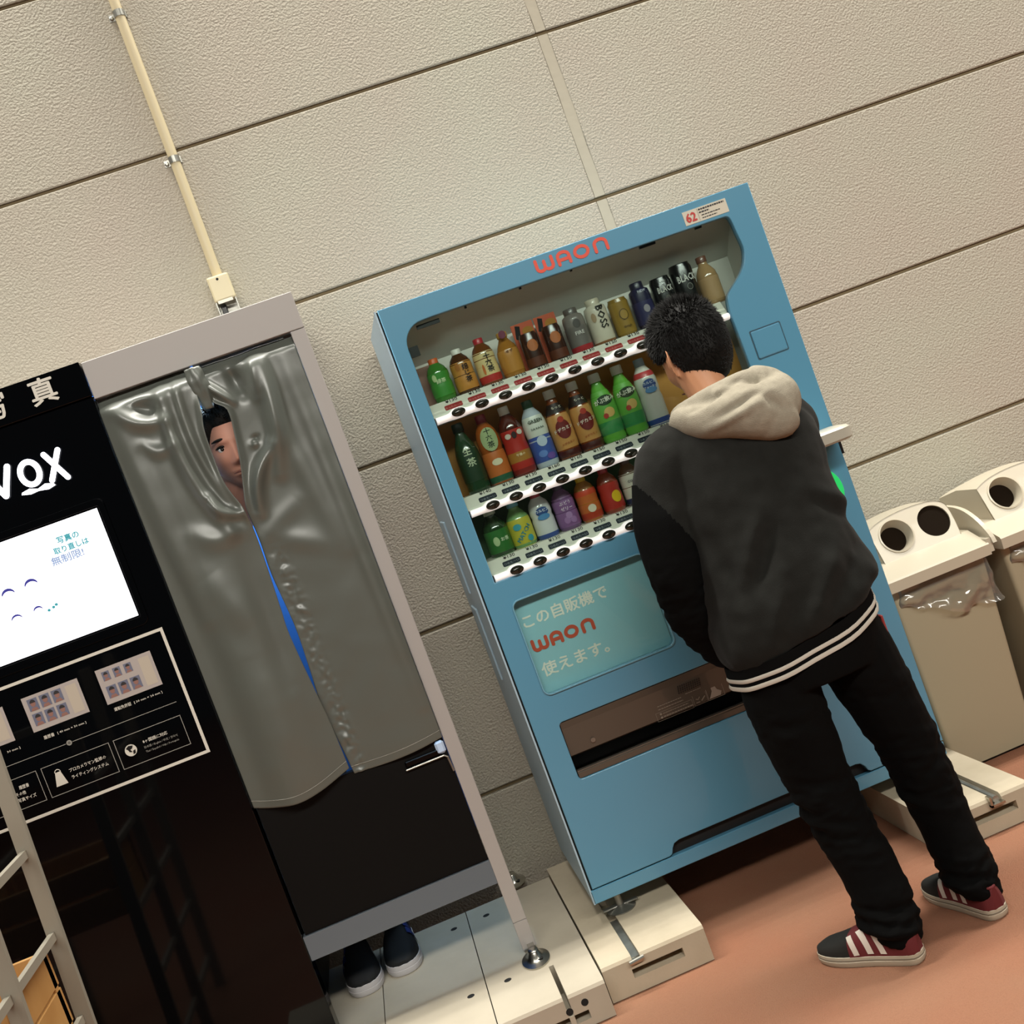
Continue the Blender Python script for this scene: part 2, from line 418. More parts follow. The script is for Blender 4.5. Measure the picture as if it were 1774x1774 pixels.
b = MB(); b.box(0.047, 1.0, 0.167, 0.174, 1.03, 1.185); b.build('backing_card', mat('green_display_card', '3d5a3a', 0.6), vm)
b = MB(); b.box(0.047, 0.12, 0.14, 0.174, 1.525, 1.65); b.build('backing_card', mat('pink_display_card', '9a7264', 0.6), vm)
for q in ((0.25, 0.256, 0.02, 0.03, 1.757, 1.765), (0.42, 0.426, 0.02, 0.03, 1.757, 1.765), (0.58, 0.586, 0.02, 0.03, 1.757, 1.765), (0.10, 0.17, 0.025, 0.032, 1.745, 1.757), (0.058, 0.085, 0.03, 0.045, 1.675, 1.705), (0.80, 0.85, 0.02, 0.03, 1.752, 1.765), (0.98, 1.0, 0.02, 0.03, 1.752, 1.765)):
    MB().box(*q).build('glass_clip', BLACK, vm)
g = link('display_glass', plate([(p[0], p[1]) for p in win], [], 0.016, 0.019), GLASS, vm)

BARM = mat('button_bar_added_glow', 'f0efec', 0.25, coat=0.2, emit=0.42)      # glow added to the white bars so they read bright
# shelves with button bars
SHELF = mat('shelf_white', 'e2ddd0', 0.4)
TAGR = mat('red_price_tag', 'a02b2c', 0.45); TAGB = mat('navy_price_tag', '232a35', 0.45)
PU = [0.125+0.072*i for i in range(12)]
PRICES = [['130', '130', '130', '130', '130', '130', '130', '120', '130', '120', '130', '130'], ['140', '130', '130', '160', '160', '150', '150', '150', '160', '160', '160', '160'],
          ['130', '130', '130', '130', '130', '130', '130', '130', '130', '130', '130', '130']]
btn = MB(); btn.lathe([(0.0, -0.003), (0.6, -0.003), (0.9, 0.0), (1.0, 0.003), (1.0, 0.006)], 20, axis='y', cap=True)
for v in btn.b.verts: v.co = (v.co.x*0.0205, -v.co.y, v.co.z*0.0125)
for v in btn.b.verts: v.co.y = -v.co.y
btn_me = btn.mesh('button'); btn_me.materials.append(LENS)
for p in btn_me.polygons: p.use_smooth = True
tag_me = [None, None]
for k, (tm, word) in enumerate(((TAGR, 'あったか〜い'), (TAGB, 'つめた〜い'))):
    me = plate(rrect(-0.027, 0.027, -0.0085, 0.0085, 0.004, 3), [], -0.001, 0.001); me.materials.append(tm); tag_me[k] = me
word_me = [text('あったか〜い', 0.0088, 0.004, 'CENTER'), text('つめた〜い', 0.0095, 0.004, 'CENTER')]
for me, c in zip(word_me, ('d8a090', 'b8bcc0')): me.materials.append(mat('tag_word_'+c, c, 0.5))
for row, (zc, hot) in enumerate(((1.483, 0), (1.200, 1), (1.001, 1))):
    # shelf: sloping tag strip, floor and front bar
    b = MB()
    xe = 0.985
    b.loft([[(0.055, 0.021, zc+0.006), (0.055, 0.021, zc+0.012), (0.055, 0.045, zc+0.046), (0.055, 0.165, zc+0.046), (0.055, 0.165, zc+0.04), (0.055, 0.045, zc+0.006)],
            [(xe, 0.021, zc+0.006), (xe, 0.021, zc+0.012), (xe, 0.045, zc+0.046), (xe, 0.165, zc+0.046), (xe, 0.165, zc+0.04), (xe, 0.045, zc+0.006)]])
    b.build('shelf', SHELF, vm)
    rings = []
    x = 0.0585
    while x < 0.986:
        d = min(abs(x-u) for u in PU); k = math.exp(-(d/0.0205)**4)
        h = 0.0105 + 0.0055*k; zz = zc - 0.004*(1-k); dep = 0.016 + 0.005*k
        rings.append([(x, 0.014 - dep*math.sin(PI*i/12), zz + h*math.cos(PI*i/12)) for i in range(13)] + [(x, 0.02, zz-h), (x, 0.02, zz+h)])
        x += 0.004
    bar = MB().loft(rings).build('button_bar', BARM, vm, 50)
    for u in PU:
        o = link('button', btn_me, None, bar, False, (u, -0.0075, zc+0.0005))
    for i, u in enumerate(PU):
        if row == 0 and i > 10: pass
        o = link('price_tag', tag_me[hot], None, bar, False, (u-0.002, 0.0295, zc+0.0235)); o.rotation_euler = (-math.radians(35), 0, 0)
    for i, u in enumerate(PU):
        for me, dz in ((text('¥'+PRICES[row][i], 0.0155, 0.006, 'CENTER', 1.15), 0.0375), (word_me[hot].copy(), 0.0205)):
            for v in me.vertices:
                x, y, z = v.co; t = dz + z*math.cos(math.radians(35))
                v.co = (u-0.002+x, 0.021+(t-0.012)*0.7059-0.0018, zc+t)
            link('price_lettering' if dz > 0.03 else 'tag_lettering', me, INK if dz > 0.03 else None, bar)

# lettering
def waon(x0, z0, w, h, t, y):
    """rounded four-letter mark drawn as strokes"""
    b = MB(); q = lambda px, pz: (x0+w*px, z0+h*pz)
    def st(pts): b.ribbon([q(*p) for p in pts], t, y)
    rz = 0.27; 
    # w
    st([(0.02, 0.95)] + [(0.02, 0.3)] + arc(0.074, 0.3, 0.054, 180, 360, 8, 0.3)[1:] + [(0.128, 0.75)])
    st([(0.128, 0.3)] + arc(0.182, 0.3, 0.054, 180, 360, 8, 0.3)[1:] + [(0.236, 0.95)])
    # A
    st([(0.315, 0.0), (0.315, 0.62)] + arc(0.39, 0.62, 0.075, 180, 0, 10, 0.36)[1:] + [(0.465, 0.0)]); st([(0.315, 0.36), (0.465, 0.36)])
    # O
    b.ribbon([q(*p) for p in arc(0.635, 0.5, 0.088, 0, 360, 26, 0.46)[:-1]], t, y, closed=True)
    # n
    st([(0.82, 0.02), (0.82, 0.62)] + arc(0.90, 0.62, 0.08, 180, 0, 10, 0.36)[1:] + [(0.98, 0.02)])
    return b
waon(0.480, 1.782, 0.228, 0.034, 0.0098, -0.0012).build('red_logo', REDPRINT, vm)
# number label
b = MB(); b.box(0.948, 1.088, -0.0015, 0, 1.767, 1.808); o = b.build('number_label', mat('label_paper', 'c9c3b2', 0.35), vm)
link('number_print', move(text('62', 0.036, 0.035, 'CENTER', 0.92), 0.9705, -0.003, 1.7745), mat('red_number', 'b5302a', 0.5), o)
b = MB()
for i, (xa, xb, th) in enumerate(((0.998, 1.080, 0.0045), (0.998, 1.030, 0.004), (1.003, 1.062, 0.0025), (1.003, 1.050, 0.0025))):
    x = xa
    while x < xb:
        l = random.uniform(0.004, 0.009); b.rect(x, min(x+l, xb), 1.799-i*0.0085, 1.799-i*0.0085+th, -0.003); x += l+0.0018
b.rect(0.994, 0.9945, 1.770, 1.805, -0.003); b.build('small_print', INK, o)
# advertising panel
PANEL = mat('teal_blue_panel', 'a2d6e4', 0.4)
b = MB(); b.box(0.07, 0.50, 0.034, 0.045, 0.62, 0.925); ad = b.build('advert_panel', PANEL, vm)
b = MB(); b.box(0.07, 0.50, 0.014, 0.034, 0.924, 0.930); b.box(0.066, 0.076, 0.014, 0.045, 0.62, 0.925); b.box(0.492, 0.50, 0.014, 0.045, 0.62, 0.925); b.build('advert_frame', BLACK, vm)
def p_text(s, x, z, size, w):
    me = text(s, size, 0.022); xs = [v.co.x for v in me.vertices]; k = w/(max(xs)-min(xs)); return move(me, x-min(xs)*k, 0.0325, z, 0, k, 1)
link('advert_lettering', join([p_text('この自販機で', 0.092, 0.829, 0.043, 0.266), p_text('使えます。', 0.096, 0.677, 0.044, 0.212)]), mat('white_advert_print', 'fbf8ee', 0.5), ad)
waon(0.094, 0.755, 0.195, 0.031, 0.0105, 0.0325).build('red_logo', mat('dull_red_print', 'd2573f', 0.5), ad)
link('advert_glass', plate(rrect(0.0785, 0.4895, 0.6295, 0.9155, 0.021), [], 0.013, 0.016), GLASS, vm)
link('advert_rim', plate(rrect(0.074, 0.494, 0.625, 0.920, 0.024), [list(reversed(rrect(0.0785, 0.4895, 0.6295, 0.9155, 0.021)))], -0.007, 0.012, 0.0035), mat('gloss_blue_rim', '6fa3ba', 0.12, coat=0.5), vm)
# pick-up port
PORT = mat('smoked_brown_flap', '4b463f', 0.22, coat=0.3)
b = MB(); b.box(0.075, 0.83, 0.13, 0.14, 0.35, 0.55); b.box(0.075, 0.085, 0.02, 0.13, 0.35, 0.55); b.box(0.815, 0.83, 0.02, 0.13, 0.35, 0.55); b.box(0.085, 0.815, 0.02, 0.13, 0.345, 0.362)
po = b.build('pickup_port', mat('port_lining', '17130f', 0.5), vm)
b = MB()
b.loft([[(x, 0.006, 0.536), (x, 0.012, 0.515), (x, 0.022, 0.43), (x, 0.030, 0.425), (x, 0.034, 0.53)] for x in (0.088, 0.812)])
b.build('pickup_flap', PORT, po)
b = MB(); b.loft([[(x, 0.003, 0.380), (x, 0.008, 0.387), (x, 0.02, 0.387), (x, 0.02, 0.364), (x, 0.004, 0.364)] for x in (0.088, 0.812)]); b.build('port_lip', PORT, po)
b = MB(); b.box(0.088, 0.812, 0.002, 0.006, 0.3845, 0.3865); b.build('port_edge', GALV, po)
b = MB()
for i in range(11):
    for j in range(4): b.disc(0.452+i*0.0068+j*0.001, 0.486+j*0.0062, 0.0023, 0.0023, 0.0098, 8)
b.build('speaker_holes', DARK, po, kind='stuff')
b = MB(); b.disc(0.165, 0.452, 0.007, 0.007, 0.0145, 14); b.build('flap_lock', GALV, po)
DIM = mat('dim_print', '857e73', 0.5)
b = MB()
for (xa, xb, z, th) in ((0.378, 0.455, 0.469, 0.002), (0.378, 0.458, 0.459, 0.0022), (0.388, 0.470, 0.444, 0.002), (0.388, 0.482, 0.4335, 0.003), (0.470, 0.520, 0.474, 0.0016)):
    x = xa
    while x < xb:
        l = random.uniform(0.004, 0.009); y = 0.022-(z-0.43)*0.1176-0.0015; b.rect(x, min(x+l, xb), z, z+th, y); x += l+0.0015
b.frame(0.366, 0.483, 0.426, 0.452, 0.0008, 0.0185); b.frame(0.487, 0.53, 0.428, 0.462, 0.0008, 0.0185)
b.ribbon([(0.496, 0.447), (0.502, 0.444), (0.508, 0.45)], 0.002, 0.0182); b.ribbon([(0.494, 0.436), (0.505, 0.436)], 0.002, 0.0182); b.ribbon([(0.512, 0.438), (0.524, 0.447)], 0.003, 0.0182)
b.disc(0.381, 0.4455, 0.0035, 0.0035, 0.0182, 10); b.disc(0.381, 0.435, 0.0035, 0.0035, 0.0182, 10)
b.build('flap_print', DIM, po)
b = MB(); b.poly([(0.536, 0.432), (0.572, 0.432), (0.578, 0.443), (0.566, 0.452), (0.560, 0.470), (0.549, 0.472), (0.549, 0.452)], 0.0182); b.frame(0.532, 0.585, 0.428, 0.478, 0.001, 0.0182); b.build('hand_symbol', mat('grey_symbol', '9a938a', 0.5), po)
# lid, shelf ledge, card reader, labels
b = MB(); b.box(1.0235, 1.119, -0.0035, 0.002, 1.327, 1.4115, 0.004, 2); b.build('service_lid', BLUE, vm)
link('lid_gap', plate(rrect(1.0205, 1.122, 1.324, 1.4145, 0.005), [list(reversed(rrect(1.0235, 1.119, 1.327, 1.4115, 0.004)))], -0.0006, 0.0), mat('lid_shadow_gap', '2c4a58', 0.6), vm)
b = MB()
pts = rrect(0.62, 1.168, -0.145, 0.01, 0.035, 6)
b.loft([[(x, y, 1.026) for x, y in rrect(0.626, 1.162, -0.138, 0.01, 0.03, 6)], [(x, y, 1.032) for x, y in pts], [(x, y, 1.060) for x, y in pts], [(x, y, 1.066) for x, y in rrect(0.626, 1.162, -0.138, 0.01, 0.03, 6)]])
b.build('hand_ledge', mat('ledge_grey', 'a9a598', 0.3), vm, 40)
b = MB(); b.box(1.168, 1.178, 0.0, 0.02, 0.975, 1.03, 0.001); b.build('edge_bracket', BLACK, vm)
link('reader_base', plate(arc(1.035, 0.885, 0.066, 0, 360, 40, 0.066)[:-1], [], -0.012, 0.0, 0.002), mat('reader_grey', '4d4b46', 0.3), vm)
link('reader_light', plate(arc(1.035, 0.885, 0.100, -75, 75, 24, 0.088) + list(reversed(arc(1.035, 0.885, 0.070, -75, 75, 24, 0.068))), [], -0.010, 0.0, 0.002), mat('green_lamp', '23b45a', 0.3, emit=0.65), vm)
b = MB()
for r in (0.012, 0.021, 0.03): b.ribbon(arc(1.053, 0.9, r, -42, 42, 8), 0.0045, -0.0135)
b.build('reader_mark', mat('white_reader_mark', 'f2f2ee', 0.4), vm)
b = MB(); b.box(0.99, 1.062, -0.014, 0, 0.967, 0.974, 0.002); b.build('reader_trim', CHROME, vm)
b = MB(); b.box(1.062, 1.127, -0.0012, 0, 0.222, 0.282); b.build('notice_label', mat('notice_paper', 'b9ad9a', 0.5), vm)
b = MB(); b.lathe([(0.020, 0), (0.020, 0.004), (0.015, 0.007)], 20, (1.118, 0, 0.118), 'y', 0.8, 1.5); lk = b.build('lock', GALV, vm, 40)
for x, y in ((0.075, 0.05), (1.09, 0.05), (0.075, 0.47), (1.09, 0.47)):
    b = MB(); b.lathe([(0.045, -0.0596), (0.045, -0.056), (0.02, -0.048), (0.011, -0.044), (0.011, 0.004)], 18, (x, y, 0)); b.box(x-0.055, x+0.055, y-0.009, y+0.009, -0.050, -0.044, 0.002); b.build('levelling_foot', GALV, vm, 40)

# ================================================================ sample drinks behind the glass
def pet(h, r, kind='slim'):
    if kind == 'slim': return [(r*0.86, 0), (r*0.97, 0.004), (r, 0.012), (r*0.96, h*0.12), (r, h*0.2), (r, h*0.52), (r*0.96, h*0.58), (r*0.85, h*0.67), (r*0.58, h*0.78), (r*0.42, h*0.85), (r*0.40, h*0.885), (r*0.44, h*0.89), (r*0.44, h*0.9)]
    if kind == 'round': return [(r*0.86, 0), (r*0.97, 0.004), (r, 0.012), (r, h*0.4), (r*0.93, h*0.47), (r, h*0.55), (r*0.98, h*0.68), (r*0.82, h*0.78), (r*0.52, h*0.86), (r*0.41, h*0.9), (r*0.41, h*0.905)]
    return [(r*0.88, 0), (r, 0.006), (r, h*0.55), (r*0.92, h*0.66), (r*0.66, h*0.76), (r*0.46, h*0.82), (r*0.44, h*0.87), (r*0.44, h*0.875)]
def prof_r(prof, z):
    for (r1, z1), (r2, z2) in zip(prof, prof[1:]):
        if z1 <= z <= z2 and z2 > z1: return r1+(r2-r1)*(z-z1)/(z2-z1)
    return prof[-1][0]
def refine(me, L=0.004):
    b = bmesh.new(); b.from_mesh(me); bmesh.ops.triangulate(b, faces=b.faces)
    for _ in range(3):
        es = [e for e in b.edges if abs(e.verts[0].co.x-e.verts[1].co.x) > L]
        if not es: break
        bmesh.ops.subdivide_edges(b, edges=es, cuts=1); bmesh.ops.triangulate(b, faces=[f for f in b.faces if len(f.verts) > 3])
    b.to_mesh(me); b.free(); return me
DM = {}
def dm(c, rough=0.25, coat=0.3):
    if c not in DM: DM[c] = mat('drink_'+c, c, rough, coat=coat)
    return DM[c]
ROWZ = (1.530, 1.2465, 1.0475)
def drink(row, i, name, label, h, r, body, cap, kind, bands, words=(), capr=0.42, marks=(), cat='bottle', seed=0):
    """bands: (z0, z1, colour) label sleeves as fractions; words: (text, size, z, colour, rot, x); marks: (x, z, rx, rz, colour) ovals"""
    r *= 1.10; x = MX + 0.118 + 0.0728*i; y = MY + 0.098
    o = empty(name, (x, y, MZ+ROWZ[row]-0.0008), label, cat, ('warm drinks on the top shelf', 'large cold drinks on the middle shelf', 'small cold drinks on the bottom shelf')[row])
    if kind == 'can':
        prof = [(r*0.86, 0), (r*0.98, 0.005), (r, 0.012), (r, h*0.78), (r*0.93, h*0.86), (r*0.62, h*0.91), (r*0.60, h*0.99), (r*0.56, h)] if cap else [(r*0.88, 0), (r*0.99, 0.005), (r, 0.01), (r, h*0.9), (r*0.88, h*0.975), (r*0.88, h), (r*0.8, h*0.99)]
        MB().lathe(prof, 24).build('can_body', dm(body), o, 60)
        if cap:
            MB().lathe([(r*0.64, h*0.9), (r*0.64, h*1.03), (r*0.58, h*1.05)], 20).build('cap', dm(cap, 0.35), o, 60)
    else:
        prof = pet(h, r, kind); MB().lathe(prof, 24).build('bottle_body', dm(body, 0.12, 0.5), o, 60)
        cr = prof[-1][0]*1.12
        MB().lathe([(cr, h*0.875), (cr, h*0.985), (cr*0.9, h)], 20).build('cap', dm(cap, 0.4), o, 60)
    for k, (a, c, colr) in enumerate(bands):
        n = max(3, int((c-a)*12)); pr = [(prof_r(prof, h*(a+(c-a)*j/n))+0.0006+0.0003*k, h*(a+(c-a)*j/n)) for j in range(n+1)]
        MB().lathe(pr, 24, cap=False).build('label', dm(colr, 0.35), o, 60)
    dx = -0.12*r
    for (mxx, mz, rx, rz, colr) in marks:
        b = MB(); 
        b.b.faces.new([b.b.verts.new((mxx+rx*math.cos(2*PI*j/18), 0, h*mz+rz*math.sin(2*PI*j/18))) for j in range(18)])
        bmesh.ops.triangulate(b.b, faces=b.b.faces)
        me = wrap(refine(b.mesh()), r+0.0022+0.0002*marks.index((mxx, mz, rx, rz, colr))); link('emblem', me, dm(colr, 0.4), o)
    for (t, size, z, colr, rot, wx, *kx) in words:
        me = text(t, size, 0.02, 'CENTER', sx=(kx[0] if kx else 1), res=1); me = move(me, wx, -0.0030, h*z, rot); me = refine(me); me = wrap(me, r); link('lettering', me, dm(colr, 0.4), o)
    return o
K = '15170f'
V = lambda s: '\n'.join(s)
# top shelf
drink(0, 0, 'tea_bottle', 'small green tea bottle with orange cap, leftmost on the top shelf', 0.130, 0.030, '3d7a2c', 'd0622e', 'round', [(0.12, 0.66, '3f8d34')], [('緑茶', 0.014, 0.42, 'c9dcae', 0, 0.0)], marks=[(-0.018, 0.55, 0.007, 0.011, 'b9cf94')])
drink(0, 1, 'tea_bottle', 'roasted tea bottle with amber label, white cap and dark brown neck on the top shelf', 0.134, 0.030, '4a2a12', 'e2dfd6', 'round', [(0.0, 0.7, 'c2853a')], [(V('焙じ茶'), 0.019, 0.52, '241408', 0, 0.007)], marks=[(-0.016, 0.6, 0.008, 0.011, 'a86a2b')])
drink(0, 2, 'tea_bottle', 'brown tea bottle with red cap, cream label and red base on the top shelf', 0.142, 0.030, '6b3a16', 'b3242f', 'round', [(0.06, 0.70, 'd9c48c'), (0.0, 0.2, 'b3302a')], [('十', 0.020, 0.54, '1d1a10', 0, 0.004), ('六', 0.019, 0.41, '1d1a10', 0, 0.004), ('茶', 0.020, 0.27, '1d1a10', 0, 0.005)], marks=[(-0.016, 0.33, 0.004, 0.016, 'c76f34')])
drink(0, 3, 'drink_bottle', 'golden amber drink bottle with purple round cap sticker on the top shelf', 0.136, 0.030, 'a26c28', 'b98a3e', 'slim', [(0.1, 0.6, 'b87f35')], [('ゆず', 0.011, 0.52, '6d3f14', 0, 0.0)], marks=[(-0.004, 0.93, 0.011, 0.012, '6e2440')])
for i, t in ((4, 'dark canned cocoa drink on orange card with waffle picture, nearer the golden bottle'), (5, 'dark canned cocoa drink on orange card with waffle picture, beside the grey can')):
    o = drink(0, i, 'drink_can', t, 0.108, 0.026, '3a1f14', None, 'can', [(0.05, 0.30, '5c2f1c')], marks=[(0.0, 0.63, 0.017, 0.018, 'b46a3c')], cat='can')
    b = MB(); b.box(-0.035, 0.033, 0.027, 0.029, 0.0, 0.146, 0.0005); cdm = b.build('backing_card', dm('b84a1e', 0.5), o)
    b = MB()
    for k in range(-2, 3): b.ribbon([(k*0.0062-0.009, 0.063), (k*0.0062+0.009, 0.073)], 0.0016, 0, caps=False); b.ribbon([(k*0.0062-0.009, 0.074), (k*0.0062+0.009, 0.062)], 0.0016, 0, caps=False)
    link('waffle_print', wrap(b.mesh(), 0.0296), dm('6a3315'), o)
    b = MB(); b.poly([(-0.030, 0.103), (-0.016, 0.098), (-0.008, 0.137), (-0.022, 0.142)], 0.0255); b.build('can_picture', dm('17110f'), o)
    b = MB(); b.disc(0.012, 0.118, 0.017, 0.013, 0.0253, 18); b.build('card_emblem', dm('a8742e'), o)
drink(0, 6, 'drink_can', 'grey canned coffee with red base between waffle card and white can', 0.128, 0.030, '7c746f', '5d5652', 'can', [(0.0, 0.14, 'a3262c'), (0.14, 0.60, '6c6662')], [('FIRE', 0.015, 0.40, 'd8d4cf', 0, 0)], marks=[(0.0, 0.66, 0.012, 0.014, '4a4542')], cat='can')
drink(0, 7, 'drink_can', 'white canned coffee with large black upright lettering on the top shelf', 0.132, 0.031, 'cfc6b4', 'c7bda9', 'can', [(0.0, 0.06, '8a5a34')], [('BOSS', 0.031, 0.60, K, -PI/2, -0.004)], marks=[(-0.019, 0.62, 0.008, 0.014, 'a88f72')], cat='can')
drink(0, 8, 'drink_can', 'gold canned coffee with dark ring emblem on the top shelf', 0.115, 0.028, '8a6c2a', None, 'can', [(0.06, 0.9, '93742e')], [('GOLD', 0.009, 0.2, '3a2a0c', 0, 0)], marks=[(0.0, 0.55, 0.015, 0.017, '5b4516'), (0.0, 0.55, 0.012, 0.014, '9c7c34')], cat='can')
drink(0, 9, 'drink_can', 'navy blue canned coffee beside the man’s head on the top shelf', 0.135, 0.029, '23233f', '1c1c33', 'can', [(0.1, 0.6, '2c2c52')], [('NEW', 0.010, 0.80, 'c7c9d8', 0, 0)], marks=[(0.0, 0.42, 0.010, 0.012, '8f8a92')], cat='can')
drink(0, 10, 'drink_can', 'black canned coffee with smaller white BLACK lettering above the man’s head', 0.132, 0.030, '101110', None, 'can', [], [('BLACK', 0.025, 0.64, 'c9c9c2', 0, 0.0, 0.62), ('UCC', 0.008, 0.86, '8d8d88', 0, 0)], marks=[(0.0, 0.5, 0.007, 0.008, '55554f')], cat='can')
drink(0, 11, 'drink_can', 'tall black canned coffee with larger white BLACK lettering above the man’s head', 0.150, 0.032, '0e0f0f', None, 'can', [], [('BLACK', 0.029, 0.62, 'd6d6d0', 0, 0.0, 0.64)], marks=[(0.002, 0.50, 0.009, 0.010, '8f8f88'), (0.002, 0.50, 0.0075, 0.0085, '14140f')], cat='can')
drink(0, 12, 'sample_blank', 'plain tan blank sample cylinder with brown top, right end of the top shelf', 0.150, 0.030, 'a8875f', '6e4534', 'box', [(0.0, 0.55, 'b08e66')], cat='bottle')
# middle shelf
drink(1, 0, 'tea_bottle', 'tall dark green tea bottle, leftmost on the middle shelf', 0.212, 0.032, '1d3a20', '15301a', 'slim', [(0.16, 0.62, '1b361f')], [('生', 0.025, 0.54, 'b9c6a6', 0, -0.002), ('茶', 0.027, 0.38, 'b9c6a6', 0, 0.001)])
drink(1, 1, 'tea_bottle', 'orange tea bottle with red cap and round pale green emblem on the middle shelf', 0.212, 0.032, '9a4f1c', '8d1f2c', 'round', [(0.0, 0.12, '24573c'), (0.12, 0.46, 'b9642a')], [('十', 0.020, 0.72, '20301a', 0, 0), ('六', 0.018, 0.63, '20301a', 0, 0), ('茶', 0.020, 0.53, '20301a', 0, 0)], marks=[(0.0, 0.64, 0.027, 0.036, '9fb07f'), (0.0, 0.31, 0.017, 0.010, 'd9d0b0')])
drink(1, 2, 'tea_bottle', 'dark red bottled black tea with white cap on the middle shelf', 0.212, 0.032, '4a1a0e', 'e4ded4', 'round', [(0.0, 0.66, 'a92a20'), (0.0, 0.10, '7c1f19'), (0.20, 0.34, 'a3702c')], [('午後の', 0.009, 0.28, 'e6d2a8', 0, 0)], marks=[(0.0, 0.58, 0.008, 0.010, '2a0e0a'), (-0.02, 0.58, 0.01, 0.008, 'd3c7b8'), (0.02, 0.6, 0.01, 0.008, 'd3c7b8')])
drink(1, 3, 'drink_bottle', 'white and blue bottle with dark GREEN lettering on the middle shelf', 0.205, 0.032, 'aeb8c2', '2f5a3a', 'round', [(0.0, 0.46, '3a55a0'), (0.46, 0.76, 'd2d6cc')], [('GREEN', 0.0145, 0.66, '1f3a26', 0, 0), ('DA·KA·RA', 0.0085, 0.56, '3c4d40', 0, 0)], marks=[(0.0, 0.38, 0.016, 0.016, 'b9c6d8'), (-0.01, 0.2, 0.014, 0.01, '5f82c4'), (0.014, 0.14, 0.014, 0.01, '6a4f9c')])
for i, t in ((4, 'amber energy drink bottle with dark red oval emblem, beside the GREEN bottle'), (5, 'amber energy drink bottle with dark red oval emblem, beside the melon soda')):
    drink(1, i, 'energy_drink_bottle', t, 0.212, 0.032, '7a3a14', 'd9d3c6', 'slim', [(0.14, 0.64, 'c08a4c'), (0.66, 0.80, '22160e'), (0.0, 0.12, '45160f')], [('ドデカミン', 0.0125, 0.40, 'e8dfd0', 0.12, 0), ('ドデカミン', 0.008, 0.2, 'a3491c', 0.12, 0), ('もっと', 0.010, 0.72, 'c7bfae', 0, 0)], marks=[(0.0, 0.42, 0.024, 0.029, '6b1a16'), (0.0, 0.56, 0.010, 0.009, 'a8321f')])
for i, t in ((6, 'light green melon soda bottle with ice cream print, beside the amber bottle'), (7, 'light green melon soda bottle with ice cream print, beside the white milk drink')):
    drink(1, i, 'soda_bottle', t, 0.212, 0.033, '5da83a', 'd6d6c8', 'slim', [(0.12, 0.74, '63ad44'), (0.12, 0.30, '2f8a4a')], [('がぶ飲み', 0.0165, 0.575, 'e6ead8', 0.10, 0)], marks=[(0.0, 0.60, 0.026, 0.015, '27402a'), (0.002, 0.42, 0.017, 0.015, 'd8b46a'), (-0.012, 0.38, 0.008, 0.008, 'b03a2a')])
drink(1, 8, 'milk_drink_bottle', 'white bottle with blue label patch and red band, left of the man’s ear', 0.208, 0.032, 'd5d3cc', '8fa2b0', 'round', [(0.72, 0.80, 'bf3b3f'), (0.0, 0.10, '2b4a94')], [('カルピス', 0.010, 0.61, 'dfe6ee', 0, 0), ('ウォーター', 0.008, 0.55, 'dfe6ee', 0, 0)], marks=[(0.0, 0.60, 0.022, 0.017, '2d4f8c'), (0.0, 0.52, 0.020, 0.009, '5b8fc2')])
drink(1, 11, 'juice_bottle', 'orange juice bottle right of the man’s head on the middle shelf', 0.205, 0.032, 'c98a2a', 'd7a24a', 'round', [(0.1, 0.7, 'cf8c22')])
# bottom shelf
drink(2, 0, 'tea_bottle', 'dark green tea bottle with white cap, leftmost on the bottom shelf', 0.142, 0.034, '1f3d1c', 'b9c2b0', 'box', [(0.0, 0.55, '2c6a2c')], [('お茶', 0.013, 0.30, 'cfe0bd', 0, 0.014)], marks=[(-0.012, 0.32, 0.010, 0.014, 'a9c08f')])
drink(2, 1, 'soda_bottle', 'pale green soda bottle with blue and yellow slanted lettering on the bottom shelf', 0.140, 0.033, '6f9a5c', '6fb0c0', 'box', [(0.0, 0.62, 'b9b23a')], [('MATCH', 0.018, 0.26, '1f7f92', 0.75, 0.004)], marks=[(-0.014, 0.45, 0.013, 0.010, '3f9aa6'), (0.017, 0.16, 0.010, 0.010, '3f9aa6')])
drink(2, 2, 'milk_drink_bottle', 'small white bottle with red cap and blue label patch on the bottom shelf', 0.142, 0.031, 'cfd0d0', 'b02a36', 'round', [(0.0, 0.10, '2f4a8c')], [('カルピス', 0.0105, 0.57, 'dfe6ee', 0, 0)], marks=[(0.0, 0.58, 0.021, 0.013, '28477f'), (0.0, 0.46, 0.020, 0.009, '4f86b8')])
drink(2, 3, 'jelly_drink_bottle', 'purple grape jelly drink bottle on the bottom shelf', 0.138, 0.031, '6a4a72', '4a3550', 'round', [(0.0, 0.72, '80588a')], [('ぶどう', 0.012, 0.56, 'e0d2e0', 0, 0), ('ゼリー', 0.012, 0.44, 'e0d2e0', 0, 0)], marks=[(-0.01, 0.22, 0.010, 0.010, '9a72a4'), (0.010, 0.20, 0.010, 0.010, '9a72a4'), (0.0, 0.32, 0.010, 0.010, 'a27cac')])
drink(2, 4, 'juice_bottle', 'small juice bottle with yellow cap and orange red label on the bottom shelf', 0.138, 0.030, 'a8702a', 'd9b21f', 'round', [(0.0, 0.70, 'b9602c'), (0.0, 0.2, 'a83a22'), (0.58, 0.70, 'c2452a')], marks=[(0.0, 0.28, 0.013, 0.012, 'd8cdb4')])
drink(2, 5, 'juice_bottle', 'small juice bottle with red cap and red yellow label on the bottom shelf', 0.138, 0.030, '8a3a22', 'b0232c', 'round', [(0.0, 0.66, 'a82f26')], marks=[(0.010, 0.34, 0.016, 0.018, 'd8b21c')])
